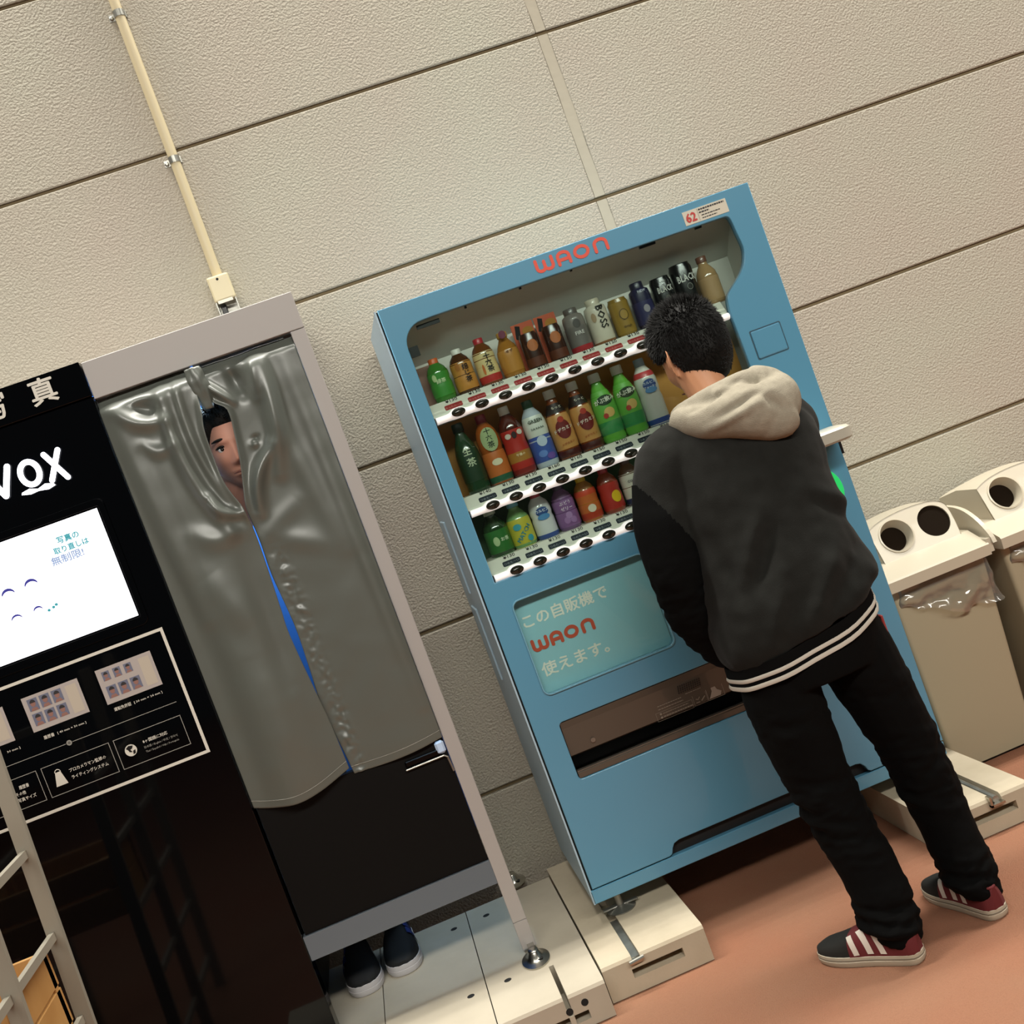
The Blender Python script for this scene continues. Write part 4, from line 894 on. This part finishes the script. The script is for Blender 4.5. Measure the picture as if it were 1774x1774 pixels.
# ================================================================ people
SKIN = mat('skin', 'b98463', 0.5, spec=0.3, bump=(180, 0.1, 0.001))
HAIR = mat('black_hair', '0b0a09', 0.6, spec=0.2)
def g3(p, c, s): return math.exp(-(((p[0]-c[0])/s[0])**2+((p[1]-c[1])/s[1])**2+((p[2]-c[2])/s[2])**2))
def skull(d):
    """head surface for a unit direction; x right of the face, y towards the face (front), z up; eyes at z=0"""
    x, y, z = d
    p = Vector((x*0.076, y*0.096, z*0.118))
    if z < 0:                                    # jaw narrows, chin comes forward
        t = -z
        p.x *= 1-0.24*smoothstep(0.25, 1.0, t); 
        if y < 0: p.y *= 1-0.30*smoothstep(0.2, 0.9, t)
        else: p.y *= 1-0.06*t
    if y < 0: p.y *= 1.06
    p.x *= 1-0.05*smoothstep(0.2, 0.9, y)
    f = smoothstep(0.1, 0.5, y)
    if f > 0:
        q = Vector(p); n = Vector((0, 1, 0))
        for s in (-1, 1):
            q -= n*0.0105*g3((p.x, 0, p.z), (s*0.032, 0, 0.004), (0.020, 1, 0.012))       # sockets
            q += n*0.0045*g3((p.x, 0, p.z), (s*0.030, 0, 0.022), (0.024, 1, 0.008))       # brow
            q += n*0.006*g3((p.x, 0, p.z), (s*0.045, 0, -0.028), (0.020, 1, 0.020))       # cheek
            q += n*0.007*g3((p.x, 0, p.z), (s*0.012, 0, -0.040), (0.008, 1, 0.007))       # nostril wings
        q += n*0.020*g3((p.x, 0, p.z), (0, 0, -0.034), (0.0115, 1, 0.013))                # nose tip
        q += n*0.012*g3((p.x, 0, p.z), (0, 0, -0.014), (0.010, 1, 0.022))                 # bridge
        q += n*0.0065*g3((p.x, 0, p.z), (0, 0, -0.064), (0.023, 1, 0.005)) + n*0.0065*g3((p.x, 0, p.z), (0, 0, -0.075), (0.019, 1, 0.005)) - n*0.004*g3((p.x, 0, p.z), (0, 0, -0.0695), (0.024, 1, 0.0022))
        q += n*0.006*g3((p.x, 0, p.z), (0, 0, -0.100), (0.022, 1, 0.014)) - n*0.003*g3((p.x, 0, p.z), (0, 0, -0.086), (0.022, 1, 0.006))
        p = p.lerp(q, f)
    return p
def headgrid(fn, n=110, m=84):
    rows = []
    for j in range(m+1):
        ph = -PI/2+PI*j/m; rows.append([fn(Vector((math.cos(ph)*math.sin(2*PI*i/n), math.cos(ph)*math.cos(2*PI*i/n), math.sin(ph)))) for i in range(n)])
    b = MB(); b.loft(rows, cap=False); return b
def ear(b, s):
    rings = []
    for k in range(9):
        t = k/8; z = 0.024-0.072*t; w = 0.019*math.sin(PI*(0.12+0.8*t))**0.7*(1.15-0.5*t); y = -0.014+0.006*t
        c = Vector((s*(0.0765+0.008*math.sin(PI*t)), y, z)); ring = []
        for a in range(12):
            an = 2*PI*a/12; ring.append(c+Vector((s*(0.0045*math.cos(an)+0.017*max(0, -math.sin(an))), w*math.sin(an), 0)))
        rings.append(ring)
    b.loft(rings)
def head_parts(root, Mx, hairlen, spikes, skin=None):
    """hair, eyes and brows as children of the figure; the skin of the head joins the body. Mx places the head."""
    def hairline(d):
        x, y, z = d; a = math.atan2(x, y)                 # 0 = face, pi = back
        front = 0.50; side = 0.02; nape = -0.86
        aa = abs(a)/PI
        line = front+(side-front)*smoothstep(0.18, 0.36, aa)
        line = line+(nape-line)*smoothstep(0.50, 0.64, aa)
        return z-line
    def hfn(d):
        p = skull(d); m = smoothstep(-0.03, 0.22, hairline(d)); k = hairlen*(0.30+0.70*smoothstep(-0.3, 0.75, d.z))
        q = nz(d.x, d.y, d.z, 5)*0.35+nz(d.x*2.5, d.y*2.5, d.z*0.7, 9)*0.35
        return p + p.normalized()*(-0.006+m*(0.008+k*(1+0.30*q)))
    b = headgrid(hfn)
    rnd = random.Random(3)
    for _ in range(spikes):
        z = rnd.uniform(-0.62, 1); a = rnd.uniform(-PI, PI); r = math.sqrt(1-z*z); d = Vector((r*math.sin(a), r*math.cos(a), z))
        if hairline(d) < 0.06: continue
        p = hfn(d); n = p.normalized(); L = hairlen*(0.25+0.75*smoothstep(-0.3, 0.8, z))*rnd.uniform(0.45, 1.0)
        t = Vector((0, 0.25*z, -0.95+0.95*max(0, z))) + Vector((rnd.uniform(-.2, .2), rnd.uniform(-.2, .2), rnd.uniform(-.15, .15))); t = (n*(0.22+0.55*max(0, z))+t).normalized()
        s = n.cross(t); s = s.normalized()*0.0016 if s.length > 1e-4 else Vector((0.0016, 0, 0)); c = n*0.0012
        vs = [b.b.verts.new(q) for q in (p-s-c, p+s-c, p+c, p+t*L)]
        for f in ((0, 1, 3), (1, 2, 3), (2, 0, 3)): b.b.faces.new([vs[i] for i in f])
    for v in b.b.verts: v.co = Mx @ v.co
    b.build('hair', HAIR, root, False, recalc=False)
    ew, ir = mat('eye_white', 'cfc6bc', 0.2), mat('dark_iris', '140d09', 0.15)
    for s in (-1, 1):
        b = MB(); bmesh.ops.create_uvsphere(b.b, u_segments=16, v_segments=10, radius=0.0115, matrix=Mx @ Matrix.Translation((s*0.031, 0.0715, 0.002))); b.build('eye', ew, root, True)
        b = MB(); bmesh.ops.create_uvsphere(b.b, u_segments=14, v_segments=8, radius=0.0062, matrix=Mx @ Matrix.Translation((s*0.031, 0.0782, 0.002))); b.build('iris', ir, root, True)
    for s in (-1, 1):
        for zz, th, w, yy in ((0.0062, 0.0034, 0.0165, 0.0825), (0.025, 0.0035, 0.021, 0.090)):
            pts = [(s*(0.031+w*t), yy-0.006*t*t-(0.004 if t*s*s > 0.5 else 0), zz+0.003*(1-t*t)) for t in (-1, -0.6, -0.2, 0.2, 0.6, 1)]
            b = MB(); b.tube(pts, [th*0.4, th*0.9, th, th, th*0.9, th*0.4], 6)
            for v in b.b.verts: v.co = Mx @ v.co
            b.build('eyelid' if zz < 0.02 else 'eyebrow', HAIR, root, True)
    b = MB(); b.tube([(-0.024, 0.086, -0.069), (-0.012, 0.0945, -0.0675), (0, 0.0965, -0.0685), (0.012, 0.0945, -0.0675), (0.024, 0.086, -0.069)], [0.001, 0.0026, 0.0026, 0.0026, 0.001], 6)
    for v in b.b.verts: v.co = Mx @ v.co
    b.build('mouth', mat('dark_lips', '6a3a30', 0.4), root, True)
def hand(b, wrist, dirn, palmn, side, curl=0.5, s=1.0):
    """palm, four bent fingers of different length and a thumb from the side of the palm; dirn = along the hand, palmn = out of the palm"""
    d = Vector(dirn).normalized(); n = Vector(palmn); n = (n-d*n.dot(d)).normalized(); r = d.cross(n)*side; w = Vector(wrist)
    rings = []
    for t, hw, ht in ((-0.02, 0.024, 0.019), (0.02, 0.028, 0.017), (0.055, 0.038, 0.015), (0.09, 0.040, 0.013), (0.1, 0.036, 0.009)):
        c = w+d*t*s; rings.append([c+r*hw*s*math.cos(2*PI*k/14)+n*ht*s*math.sin(2*PI*k/14) for k in range(14)])
    b.loft(rings)
    for k, L in enumerate((0.070, 0.080, 0.074, 0.058)):
        base = w+d*0.088*s+r*(0.029-0.0195*k)*s; pts = [base-d*0.015*s]; a = 0.15+0.06*k; p = base
        pts.append(p)
        for seg in (0.45, 0.32, 0.23):
            dd = d*math.cos(a)+n*math.sin(a)+r*(0.05-0.035*k); p = p+dd.normalized()*L*seg*s; pts.append(p); a += curl*(1+0.15*k)
        b.tube(pts, [0.0095*s, 0.0092*s, 0.0085*s, 0.0078*s, 0.0062*s], 8)
    base = w+d*0.030*s+r*0.026*s; q1 = base+(d*0.55+r*0.75+n*0.25)*0.036*s; q2 = q1+(d*0.85+r*0.25+n*0.45)*0.030*s; q3 = q2+(d*0.9+n*0.45-r*0.1)*0.024*s
    b.tube([base-r*0.012*s, base, q1, q2, q3], [0.014*s, 0.0135*s, 0.011*s, 0.0095*s, 0.0072*s], 8)
def limb(b, P, n=18, k=4):
    """P = (x, y, z, radius across, radius along)"""
    Q = cr_path(P, k); b.tube([q[:3] for q in Q], [(q[3], q[4]) for q in Q], n)
def rings_tube(b, P, n=28, k=4):
    """stack of tilted ellipses: (cx, cy, cz, rx, ry, tiltx, tilty)"""
    Q = cr_path(P, k); rings = []
    for cx, cy, cz, rx, ry, tx, ty in Q:
        rings.append([(cx+rx*math.copysign(abs(math.cos(2*PI*i/n))**0.85, math.cos(2*PI*i/n)), cy+ry*math.copysign(abs(math.sin(2*PI*i/n))**0.85, math.sin(2*PI*i/n)), cz+tx*rx*math.cos(2*PI*i/n)+ty*ry*math.sin(2*PI*i/n)) for i in range(n)])
    b.loft(rings); return rings
def shoe(root, heel, toe, zb, L, cols, names, stripes=None, side=1, stripe_mat=None, ws=1.0, hs=1.0):
    h, t = Vector((heel[0], heel[1], 0)), Vector((toe[0], toe[1], 0)); d = (t-h).normalized(); L = L or (t-h).length
    Mx = Matrix(((-d.y, d.x, 0, h.x), (d.x, d.y, 0, h.y), (0, 0, 1, zb), (0, 0, 0, 1))) @ Matrix.Diagonal((ws, 1, hs, 1))       # local x across (left +), y along, z up
    def hw(u):
        base = cr_path([(0, 0.0), (0.02, 0.020), (0.08, 0.031), (0.25, 0.034), (0.45, 0.036), (0.65, 0.044), (0.80, 0.044), (0.92, 0.034), (0.98, 0.020), (1.0, 0.0)], 6)
        for (a, b1), (c, d1) in zip(base, base[1:]):
            if a <= u <= c and c > a: return b1+(d1-b1)*(u-a)/(c-a)
        return 0.0
    us = [0, 0.006, 0.02, 0.05, 0.1, 0.18, 0.28, 0.4, 0.52, 0.64, 0.74, 0.83, 0.9, 0.95, 0.98, 0.994, 1.0]
    out = [(hw(u)+0.002, u*L) for u in us]; ol = [(x, y) for x, y in out]+[(-x, y) for x, y in reversed(out[1:-1])]
    def tf(b):
        for v in b.b.verts: v.co = Mx @ v.co
        return b
    b = MB()
    b.loft([[(x*sc, (y-L/2)*sc2+L/2, z) for x, y in ol] for z, sc, sc2 in ((0.001, 0.95, 0.975), (0.006, 1.0, 1.0), (0.0150, 1.02, 1.004), (0.0155, 1.0, 0.998), (0.0275, 1.0, 1.0), (0.0285, 0.95, 0.985))])
    tf(b).build('sole', cols['sole'], root, 50)
    b = MB(); b.loft([[(x*1.03, (y-L/2)*1.008+L/2, z) for x, y in ol] for z in (0.0185, 0.0205)], cap=False); tf(b).build('sole_line', cols.get('line', cols['sole']), root, 50)
    def top(u): return interp([(1.0, 0.036), (0.9, 0.050), (0.75, 0.062), (0.6, 0.078), (0.48, 0.094), (0.40, 0.102), (0.25, 0.092), (0.10, 0.088), (0.0, 0.080)], u)
    def section(u, off=0.0):
        w, tz = hw(u)+off, top(u)+off; pts = []
        neck = smoothstep(0.60, 0.42, u)
        for k in range(17):
            a = PI*k/16; c = math.cos(a); s2 = math.sin(a)
            x = w*math.copysign(abs(c)**(0.55+0.25*neck), c)*(1-0.16*s2*neck); z = 0.024+(tz-0.024)*s2**(0.75); pts.append((x, u*L, z))
        return pts
    def shell(u0, u1, off, n=14):
        b = MB(); b.loft([section(max(0.008, min(0.992, u0+(u1-u0)*i/n)), off) for i in range(n+1)], closed=False); return b
    for (nm, u0, u1, off, m) in cols['upper']:
        b = shell(u0, u1, off)
        if u0 <= 0.01 or u1 >= 0.99:
            for u in ([0.008] if u0 <= 0.01 else [])+([0.992] if u1 >= 0.99 else []): b.b.faces.new([b.b.verts.new(p) for p in section(u, off)])
        tf(b).build(nm, m, root, True)
    # padded collar
    b = MB(); pts = []
    for k in range(25):
        a = 2*PI*k/24; u = 0.235+0.215*math.cos(a); pts.append((0.026*math.sin(a), u*L, 0.090+0.010*math.cos(a)))
    b.tube(pts, 0.0042, 8); tf(b).build('collar', cols['collar'], root, True)
    if stripes:
        for (ua, ub, w) in stripes:
            b = MB(); L1, R1 = [], []
            for k in range(7):
                t = k/6; u = ua+(ub-ua)*t; ang = 0.06+0.40*(1-t)      # from the top of the side to the sole
                for off, lst in ((-w/2, L1), (w/2, R1)):
                    sec = section(u+off/L, 0.0028); f = 16*(0.36*(1-t)+0.03*t); i = int(f); fr = f-i; p, q2 = Vector(sec[i]), Vector(sec[i+1]); p = p.lerp(q2, fr)
                    if side < 0: p.x = -p.x
                    lst.append(b.b.verts.new(p))
            for i in range(6): b.b.faces.new((L1[i], L1[i+1], R1[i+1], R1[i]))
            tf(b).build('side_stripe', stripe_mat, root, True)

def wrinkle(cells, amp):
    """soft horizontal cloth folds; cells = [(z, spread, strength)]"""
    def fn(p, n):
        k = sum(s*math.exp(-((p.z-z)/w)**2) for z, w, s in cells)
        return amp*(k*(nz(p.x*0.5, p.y*0.5, p.z*2.2+0.5*p.x, 17)+0.5*nz(p.x, p.y, p.z*2, 34)) + 0.35*nz(p.x, p.y, p.z, 9))
    return fn

# ---------------------------------------------------------------- the man at the machine (seen from behind)
JKT = mat('charcoal_fleece', '1a1a18', 0.95, spec=0.1, bump=(420, 0.35, 0.002, 2), vary=('1e1e1c', 30, 0.2), sheen=0.04)
SLV = mat('black_sleeve_cloth', '060606', 0.9, spec=0.08, bump=(300, 0.2, 0.002))
JEAN = mat('black_denim', '050505', 0.9, spec=0.1, bump=(500, 0.25, 0.001))
HOOD = mat('heather_grey_fleece', '938c7d', 0.95, bump=(380, 0.5, 0.002, 2), vary=('857e70', 60, 0.25), spec=0.1)
RIB = mat('black_rib_knit', '060606', 0.9, spec=0.1); STRIPE = mat('off_white_stripe', 'b9b3a8', 0.8)
man = empty('person', (0.48, -1.18, 0), 'man seen from behind in charcoal hooded jacket and black jeans choosing a drink', 'person')
ORG = Vector((0.48, -1.18, 0))
def loc(b):
    for v in b.b.verts: v.co = v.co-ORG
    return b
HM = Matrix.Translation(Vector((0.524, -0.955, 1.570))-ORG) @ Matrix.Rotation(math.radians(20), 4, 'Z') @ Matrix.Rotation(math.radians(-14), 4, 'X') @ Matrix.Scale(1.07, 4)
# body: head, neck, shoulders, arms and hands in one skin
b = headgrid(skull, 80, 60); ear(b, 1); ear(b, -1)
for v in b.b.verts: v.co = HM @ v.co + ORG
limb(b, [(0.520, -1.03, 1.36, 0.075, 0.075), (0.515, -1.01, 1.44, 0.056, 0.060), (0.505, -0.985, 1.52, 0.054, 0.060), (0.50, -0.965, 1.58, 0.05, 0.055)])
rings_tube(b, [(0.49, -1.14, 0.84, 0.15, 0.10, 0, 0), (0.49, -1.12, 1.0, 0.155, 0.10, 0, 0), (0.505, -1.07, 1.2, 0.17, 0.105, 0, 0), (0.515, -1.04, 1.34, 0.16, 0.09, 0, 0), (0.52, -1.03, 1.40, 0.09, 0.07, 0, 0)])
limb(b, [(0.33, -1.05, 1.34, 0.055, 0.055), (0.27, -1.09, 1.18, 0.046, 0.046), (0.25, -1.10, 1.05, 0.042, 0.042), (0.29, -1.03, 0.93, 0.036, 0.036), (0.345, -0.955, 0.835, 0.027, 0.027)])
limb(b, [(0.69, -1.01, 1.33, 0.055, 0.055), (0.70, -0.95, 1.20, 0.046, 0.046), (0.698, -0.90, 1.11, 0.042, 0.042), (0.685, -0.83, 1.13, 0.034, 0.034), (0.67, -0.795, 1.155, 0.027, 0.027)])
hand(b, (0.35, -0.945, 0.825), (0.45, 0.65, -0.55), (0.75, -0.45, 0.1), -1, 0.55, 0.95)
hand(b, (0.668, -0.79, 1.16), (-0.25, 0.65, 0.35), (-0.2, 0.3, -0.9), 1, 0.35, 0.95)
for v in b.b.verts: v.co = v.co-ORG
body = fuse('body', b, SKIN, man, 0.0042, 2)
head_parts(man, HM, 0.022, 9000)
# jacket
hemr = (0.480, -1.145, 0.822, 0.210, 0.150, 0.26, 0.03)
jk = [(0.480, -1.145, 0.828, 0.203, 0.146, 0.25, 0.03), (0.483, -1.145, 0.870, 0.222, 0.156, 0.20, 0.02), (0.488, -1.135, 0.945, 0.222, 0.152, 0.06, 0.0), (0.494, -1.115, 1.04, 0.212, 0.146, 0.02, 0), (0.500, -1.085, 1.16, 0.214, 0.142, 0, 0),
      (0.512, -1.055, 1.27, 0.222, 0.136, -0.05, 0), (0.518, -1.04, 1.345, 0.205, 0.120, -0.08, 0), (0.520, -1.03, 1.40, 0.145, 0.095, -0.08, 0), (0.520, -1.02, 1.44, 0.085, 0.075, 0, 0)]
b = MB(); rings_tube(b, jk)
limb(b, [(0.40, -1.045, 1.35, 0.075, 0.075), (0.325, -1.055, 1.325, 0.082, 0.080), (0.268, -1.078, 1.225, 0.073, 0.075), (0.252, -1.092, 1.15, 0.066, 0.070), (0.243, -1.10, 1.06, 0.056, 0.058)])
limb(b, [(0.62, -1.025, 1.345, 0.075, 0.075), (0.685, -1.005, 1.305, 0.082, 0.080), (0.692, -0.96, 1.21, 0.068, 0.068), (0.685, -0.92, 1.15, 0.058, 0.058)])
def jfold(p, n):
    x, y, z = p.x+ORG.x, p.y+ORG.y, p.z
    a = 0.012*(ridge(x, z, 0.35, 1.0, 0.46, 1.16, 0.018, 1) - ridge(x, z, 0.38, 0.98, 0.47, 1.10, 0.016, 1) + ridge(x, z, 0.46, 0.86, 0.62, 1.02, 0.022, 1) - ridge(x, z, 0.50, 0.84, 0.66, 0.98, 0.020, 0.8) + ridge(x, z, 0.56, 0.84, 0.71, 0.93, 0.022, 1.1)
         + ridge(x, z, 0.60, 1.16, 0.72, 1.06, 0.020, 1.0) - ridge(x, z, 0.61, 1.11, 0.72, 1.02, 0.018, 0.9) + ridge(x, z, 0.36, 0.84, 0.44, 0.99, 0.020, 0.8) - ridge(x, z, 0.335, 0.95, 0.33, 1.12, 0.016, 1.0) + ridge(x, z, 0.62, 0.98, 0.70, 0.86, 0.02, 0.7))
    return a*(1 if n.y < 0.2 else 0.4) + 0.007*nz(x, y, z*1.2, 9)*smoothstep(1.35, 1.15, z) + 0.003*nz(x, y, z, 25)
loc(b); fuse('jacket_body', b, JKT, man, 0.008, 5, jfold)
b = MB(); limb(b, [(0.300, -1.065, 1.30, 0.079, 0.080), (0.268, -1.078, 1.225, 0.0765, 0.0785), (0.252, -1.092, 1.17, 0.0765, 0.080), (0.240, -1.105, 1.06, 0.073, 0.075), (0.248, -1.075, 0.96, 0.066, 0.066), (0.280, -1.03, 0.875, 0.058, 0.058), (0.318, -0.985, 0.805, 0.050, 0.050), (0.333, -0.965, 0.782, 0.040, 0.040)])
loc(b); fuse('sleeve', b, SLV, man, 0.006, 3, wrinkle([(0.98, 0.10, 1), (0.85, 0.08, 0.8)], 0.007), lambda p: p.z < 1.275-2.3*(p.x+ORG.x-0.235))
b = MB(); limb(b, [(0.690, -0.97, 1.225, 0.070, 0.070), (0.685, -0.925, 1.16, 0.065, 0.065), (0.684, -0.885, 1.10, 0.062, 0.062), (0.682, -0.84, 1.12, 0.056, 0.056), (0.682, -0.805, 1.145, 0.046, 0.046)])
loc(b); fuse('sleeve', b, SLV, man, 0.007, 4, wrinkle([(1.12, 0.1, 1)], 0.008))
def hemband(z0, z1, grow, name, m):
    b = MB(); rings = []; n = 48
    cx, cy, cz, rx, ry, tx, ty = hemr
    for zz, g2 in ((z0, grow-0.002), (z0, grow), ((z0+z1)/2, grow+0.0015), (z1, grow), (z1, grow-0.002)):
        ring = []
        for i in range(n):
            a = 2*PI*i/n; c, s = math.cos(a), math.sin(a); R1, R2 = rx+g2-0.004, ry+g2-0.004
            w = 0.004*math.sin(a*5)+0.003*math.sin(a*9+1)
            ring.append((cx+(R1+w)*math.copysign(abs(c)**0.85, c), cy+(R2+w)*math.copysign(abs(s)**0.85, s), cz+zz+tx*rx*c+ty*ry*s+0.010*math.sin(a*2+0.6)))
        rings.append(ring)
    b.loft(rings, cap=False); loc(b).build(name, m, man, 60)
hemband(-0.046, 0.012, 0.000, 'hem_band', RIB)
hemband(-0.045, -0.034, 0.003, 'hem_stripe', STRIPE); hemband(-0.024, -0.014, 0.003, 'hem_stripe', STRIPE)
# hood hanging on the shoulders
b = MB(); pts = []
for k in range(29):
    a = 2*PI*k/28; pts.append((0.525+0.118*math.cos(a)*(1.0), -1.035+0.098*math.sin(a), 1.435+0.010*math.cos(a)-0.030*math.sin(a)*0.6))
b.tube(pts, [(0.030, 0.024)]*29, 14)
limb(b, [(0.385, -1.065, 1.425, 0.030, 0.030), (0.42, -1.120, 1.400, 0.045, 0.040), (0.50, -1.165, 1.385, 0.062, 0.050), (0.58, -1.170, 1.370, 0.074, 0.055), (0.645, -1.135, 1.385, 0.062, 0.050), (0.665, -1.07, 1.425, 0.036, 0.034)])
limb(b, [(0.47, -1.12, 1.43, 0.05, 0.045), (0.55, -1.165, 1.375, 0.072, 0.05), (0.605, -1.178, 1.325, 0.050, 0.038), (0.625, -1.175, 1.298, 0.026, 0.02)])
limb(b, [(0.60, -1.10, 1.445, 0.045, 0.045), (0.65, -1.08, 1.430, 0.040, 0.040), (0.668, -1.08, 1.40, 0.034, 0.034)])
def hfold(p, n):
    x, z = p.x+ORG.x, p.z
    return 0.011*(-ridge(x, z, 0.45, 1.395, 0.58, 1.43, 0.010, 1) + ridge(x, z, 0.42, 1.375, 0.56, 1.40, 0.012, 0.9) - ridge(x, z, 0.56, 1.42, 0.60, 1.37, 0.012, 1.0) + ridge(x, z, 0.60, 1.44, 0.63, 1.33, 0.02, 0.6) - ridge(x, z, 0.40, 1.43, 0.55, 1.465, 0.006, 0.8)) + 0.004*nz(x, p.y, z, 16)
loc(b); fuse('hood', b, HOOD, man, 0.006, 4, hfold)
# jeans
b = MB()
rings_tube(b, [(0.483, -1.150, 0.70, 0.178, 0.130, 0, 0), (0.483, -1.150, 0.78, 0.190, 0.135, 0.05, 0), (0.483, -1.145, 0.87, 0.178, 0.122, 0.05, 0), (0.485, -1.14, 0.95, 0.165, 0.112, 0, 0)])
LL = [(0.385, -1.155, 0.78, 0.092, 0.105), (0.375, -1.160, 0.66, 0.098, 0.106), (0.380, -1.165, 0.54, 0.092, 0.096), (0.388, -1.170, 0.44, 0.083, 0.086), (0.400, -1.195, 0.33, 0.078, 0.082), (0.412, -1.225, 0.22, 0.073, 0.078), (0.413, -1.250, 0.13, 0.074, 0.080), (0.412, -1.256, 0.075, 0.072, 0.086), (0.410, -1.254, 0.060, 0.066, 0.080)]
RL = [(0.580, -1.150, 0.80, 0.095, 0.105), (0.600, -1.150, 0.68, 0.100, 0.106), (0.628, -1.150, 0.55, 0.088, 0.094), (0.648, -1.150, 0.45, 0.082, 0.085), (0.656, -1.160, 0.33, 0.076, 0.080), (0.662, -1.185, 0.22, 0.068, 0.074), (0.660, -1.210, 0.13, 0.068, 0.078), (0.658, -1.228, 0.075, 0.066, 0.084), (0.657, -1.228, 0.060, 0.060, 0.078)]
limb(b, LL, 20); limb(b, RL, 20)
loc(b); fuse('jeans', b, JEAN, man, 0.0065, 4, wrinkle([(0.40, 0.09, 1.0), (0.30, 0.05, 0.6), (0.10, 0.06, 1.5), (0.62, 0.05, 0.5)], 0.011))
b = MB(); b.box(0.672, 0.679, -1.20, -1.175, 0.735, 0.785, 0.002); loc(b).build('red_tag', mat('red_cloth_tag', '8e2f2c', 0.6), man)
# shoes
SOLE = mat('off_white_rubber', 'b5ab98', 0.5); SLINE = mat('sole_grey_line', '6d665a', 0.6); WINE = mat('wine_red_suede', '5f1a1e', 0.8); TOE = mat('dark_toe_suede', '14130f', 0.85); SST = mat('shoe_white_stripe', 'd2c9bd', 0.5)
sc = {'sole': SOLE, 'line': SLINE, 'collar': WINE, 'upper': [('toe_upper', 0.50, 1.0, 0.0, TOE), ('heel_upper', 0.0, 0.62, 0.0012, WINE), ]}
def lsh(p): return (p[0]-ORG.x, p[1]-ORG.y)
shoe(man, lsh((0.438, -1.335)), lsh((0.250, -1.135)), 0.0, 0.278, sc, None, [(0.40, 0.30, 0.016), (0.50, 0.42, 0.016), (0.60, 0.55, 0.014)], 1, SST)
shoe(man, lsh((0.668, -1.312)), lsh((0.612, -1.045)), 0.0, 0.275, sc, None, [(0.40, 0.30, 0.016), (0.50, 0.42, 0.016), (0.60, 0.55, 0.014)], 1, SST)

# ---------------------------------------------------------------- the person peeking out of the booth
pk = empty('person', (-0.86, -0.36, H), 'person peeking out through the gap between the silver booth curtains, black blue shoes below', 'person')
ORG = Vector((-0.86, -0.36, H))
HM = Matrix.Translation(Vector((-0.722, -0.520, 1.782))-ORG) @ Matrix.Rotation(math.radians(184), 4, 'Z') @ Matrix.Rotation(math.radians(-4), 4, 'X') @ Matrix.Scale(1.06, 4)
b = headgrid(skull, 90, 72); ear(b, 1); ear(b, -1)
for v in b.b.verts: v.co = HM @ v.co + ORG
limb(b, [(-0.86, -0.34, 1.50, 0.07, 0.07), (-0.81, -0.40, 1.58, 0.056, 0.058), (-0.755, -0.47, 1.68, 0.054, 0.058), (-0.728, -0.50, 1.74, 0.05, 0.05)])
rings_tube(b, [(-0.93, -0.31, 0.98, 0.09, 0.13, 0, 0), (-0.935, -0.31, 1.2, 0.09, 0.145, 0, 0), (-0.91, -0.32, 1.42, 0.085, 0.15, 0, 0), (-0.87, -0.34, 1.52, 0.07, 0.08, 0, 0)])
ARM = lambda s, k: [(-0.90, -0.32+s*0.14, 1.44, 0.05*k, 0.05*k), (-0.93, -0.31+s*0.172, 1.20, 0.042*k, 0.042*k), (-0.90, -0.31+s*0.155, 1.06, 0.036*k, 0.036*k), (-0.875, -0.31+s*0.125, 0.98, 0.027*k+0.012*(k > 1), 0.027*k+0.012*(k > 1))]
for s in (-1, 1):
    limb(b, ARM(s, 1)); hand(b, (-0.872, -0.31+s*0.122, 0.965), (0.1, 0, -1), (0, -s, 0), s, 0.3, 0.95)
for v in b.b.verts: v.co = v.co-ORG
fuse('body', b, mat('peeking_skin', 'b5806c', 0.5, spec=0.3), pk, 0.0036, 1)
head_parts(pk, HM, 0.020, 1800)
b = MB(); rings_tube(b, [(-0.925, -0.31, 0.90, 0.105, 0.145, 0, 0), (-0.935, -0.31, 1.1, 0.105, 0.155, 0, 0), (-0.915, -0.32, 1.40, 0.105, 0.17, 0, 0), (-0.87, -0.34, 1.52, 0.085, 0.10, 0, 0), (-0.835, -0.38, 1.585, 0.072, 0.075, 0, 0)])
for s in (-1, 1): limb(b, ARM(s, 1.3))
loc(b); fuse('jacket', b, mat('navy_jacket', '14161f', 0.8), pk, 0.010, 4)
b = MB(); rings_tube(b, [(-0.905, -0.30, 0.82, 0.13, 0.12, 0, 0), (-0.925, -0.31, 0.98, 0.10, 0.13, 0, 0)])
for x0, x1 in ((-0.955, -0.945), (-0.845, -0.815)): limb(b, [(x0, -0.30, 0.92, 0.085, 0.09), (x0, -0.29, 0.65, 0.072, 0.078), (x1, -0.26, 0.45, 0.060, 0.064), (x1, -0.225, 0.26, 0.052, 0.056), (x1, -0.225, 0.20, 0.048, 0.052)])
loc(b); fuse('trousers', b, mat('black_trousers', '0b0b0c', 0.85), pk, 0.010, 4)
NVY = mat('black_canvas', '090a0d', 0.8); BLS = mat('blue_side_panel', '1d3276', 0.6); WSO = mat('white_rubber_sole', 'b9b6b8', 0.5)
s2 = {'sole': WSO, 'line': WSO, 'collar': NVY, 'upper': [('toe_upper', 0.48, 1.0, 0.0, NVY), ('heel_upper', 0.0, 0.50, 0.0, NVY)]}
def stand(heel, toe, side): shoe(pk, (heel[0]-ORG.x, heel[1]-ORG.y), (toe[0]-ORG.x, toe[1]-ORG.y), 0.0, 0.295, s2, None, [(0.52, 0.50, 0.024), (0.62, 0.60, 0.024), (0.43, 0.40, 0.024)], side, BLS, 1.24, 1.25)
stand((-0.950, -0.170), (-0.930, -0.462), -1); stand((-0.808, -0.140), (-0.808, -0.435), 1)
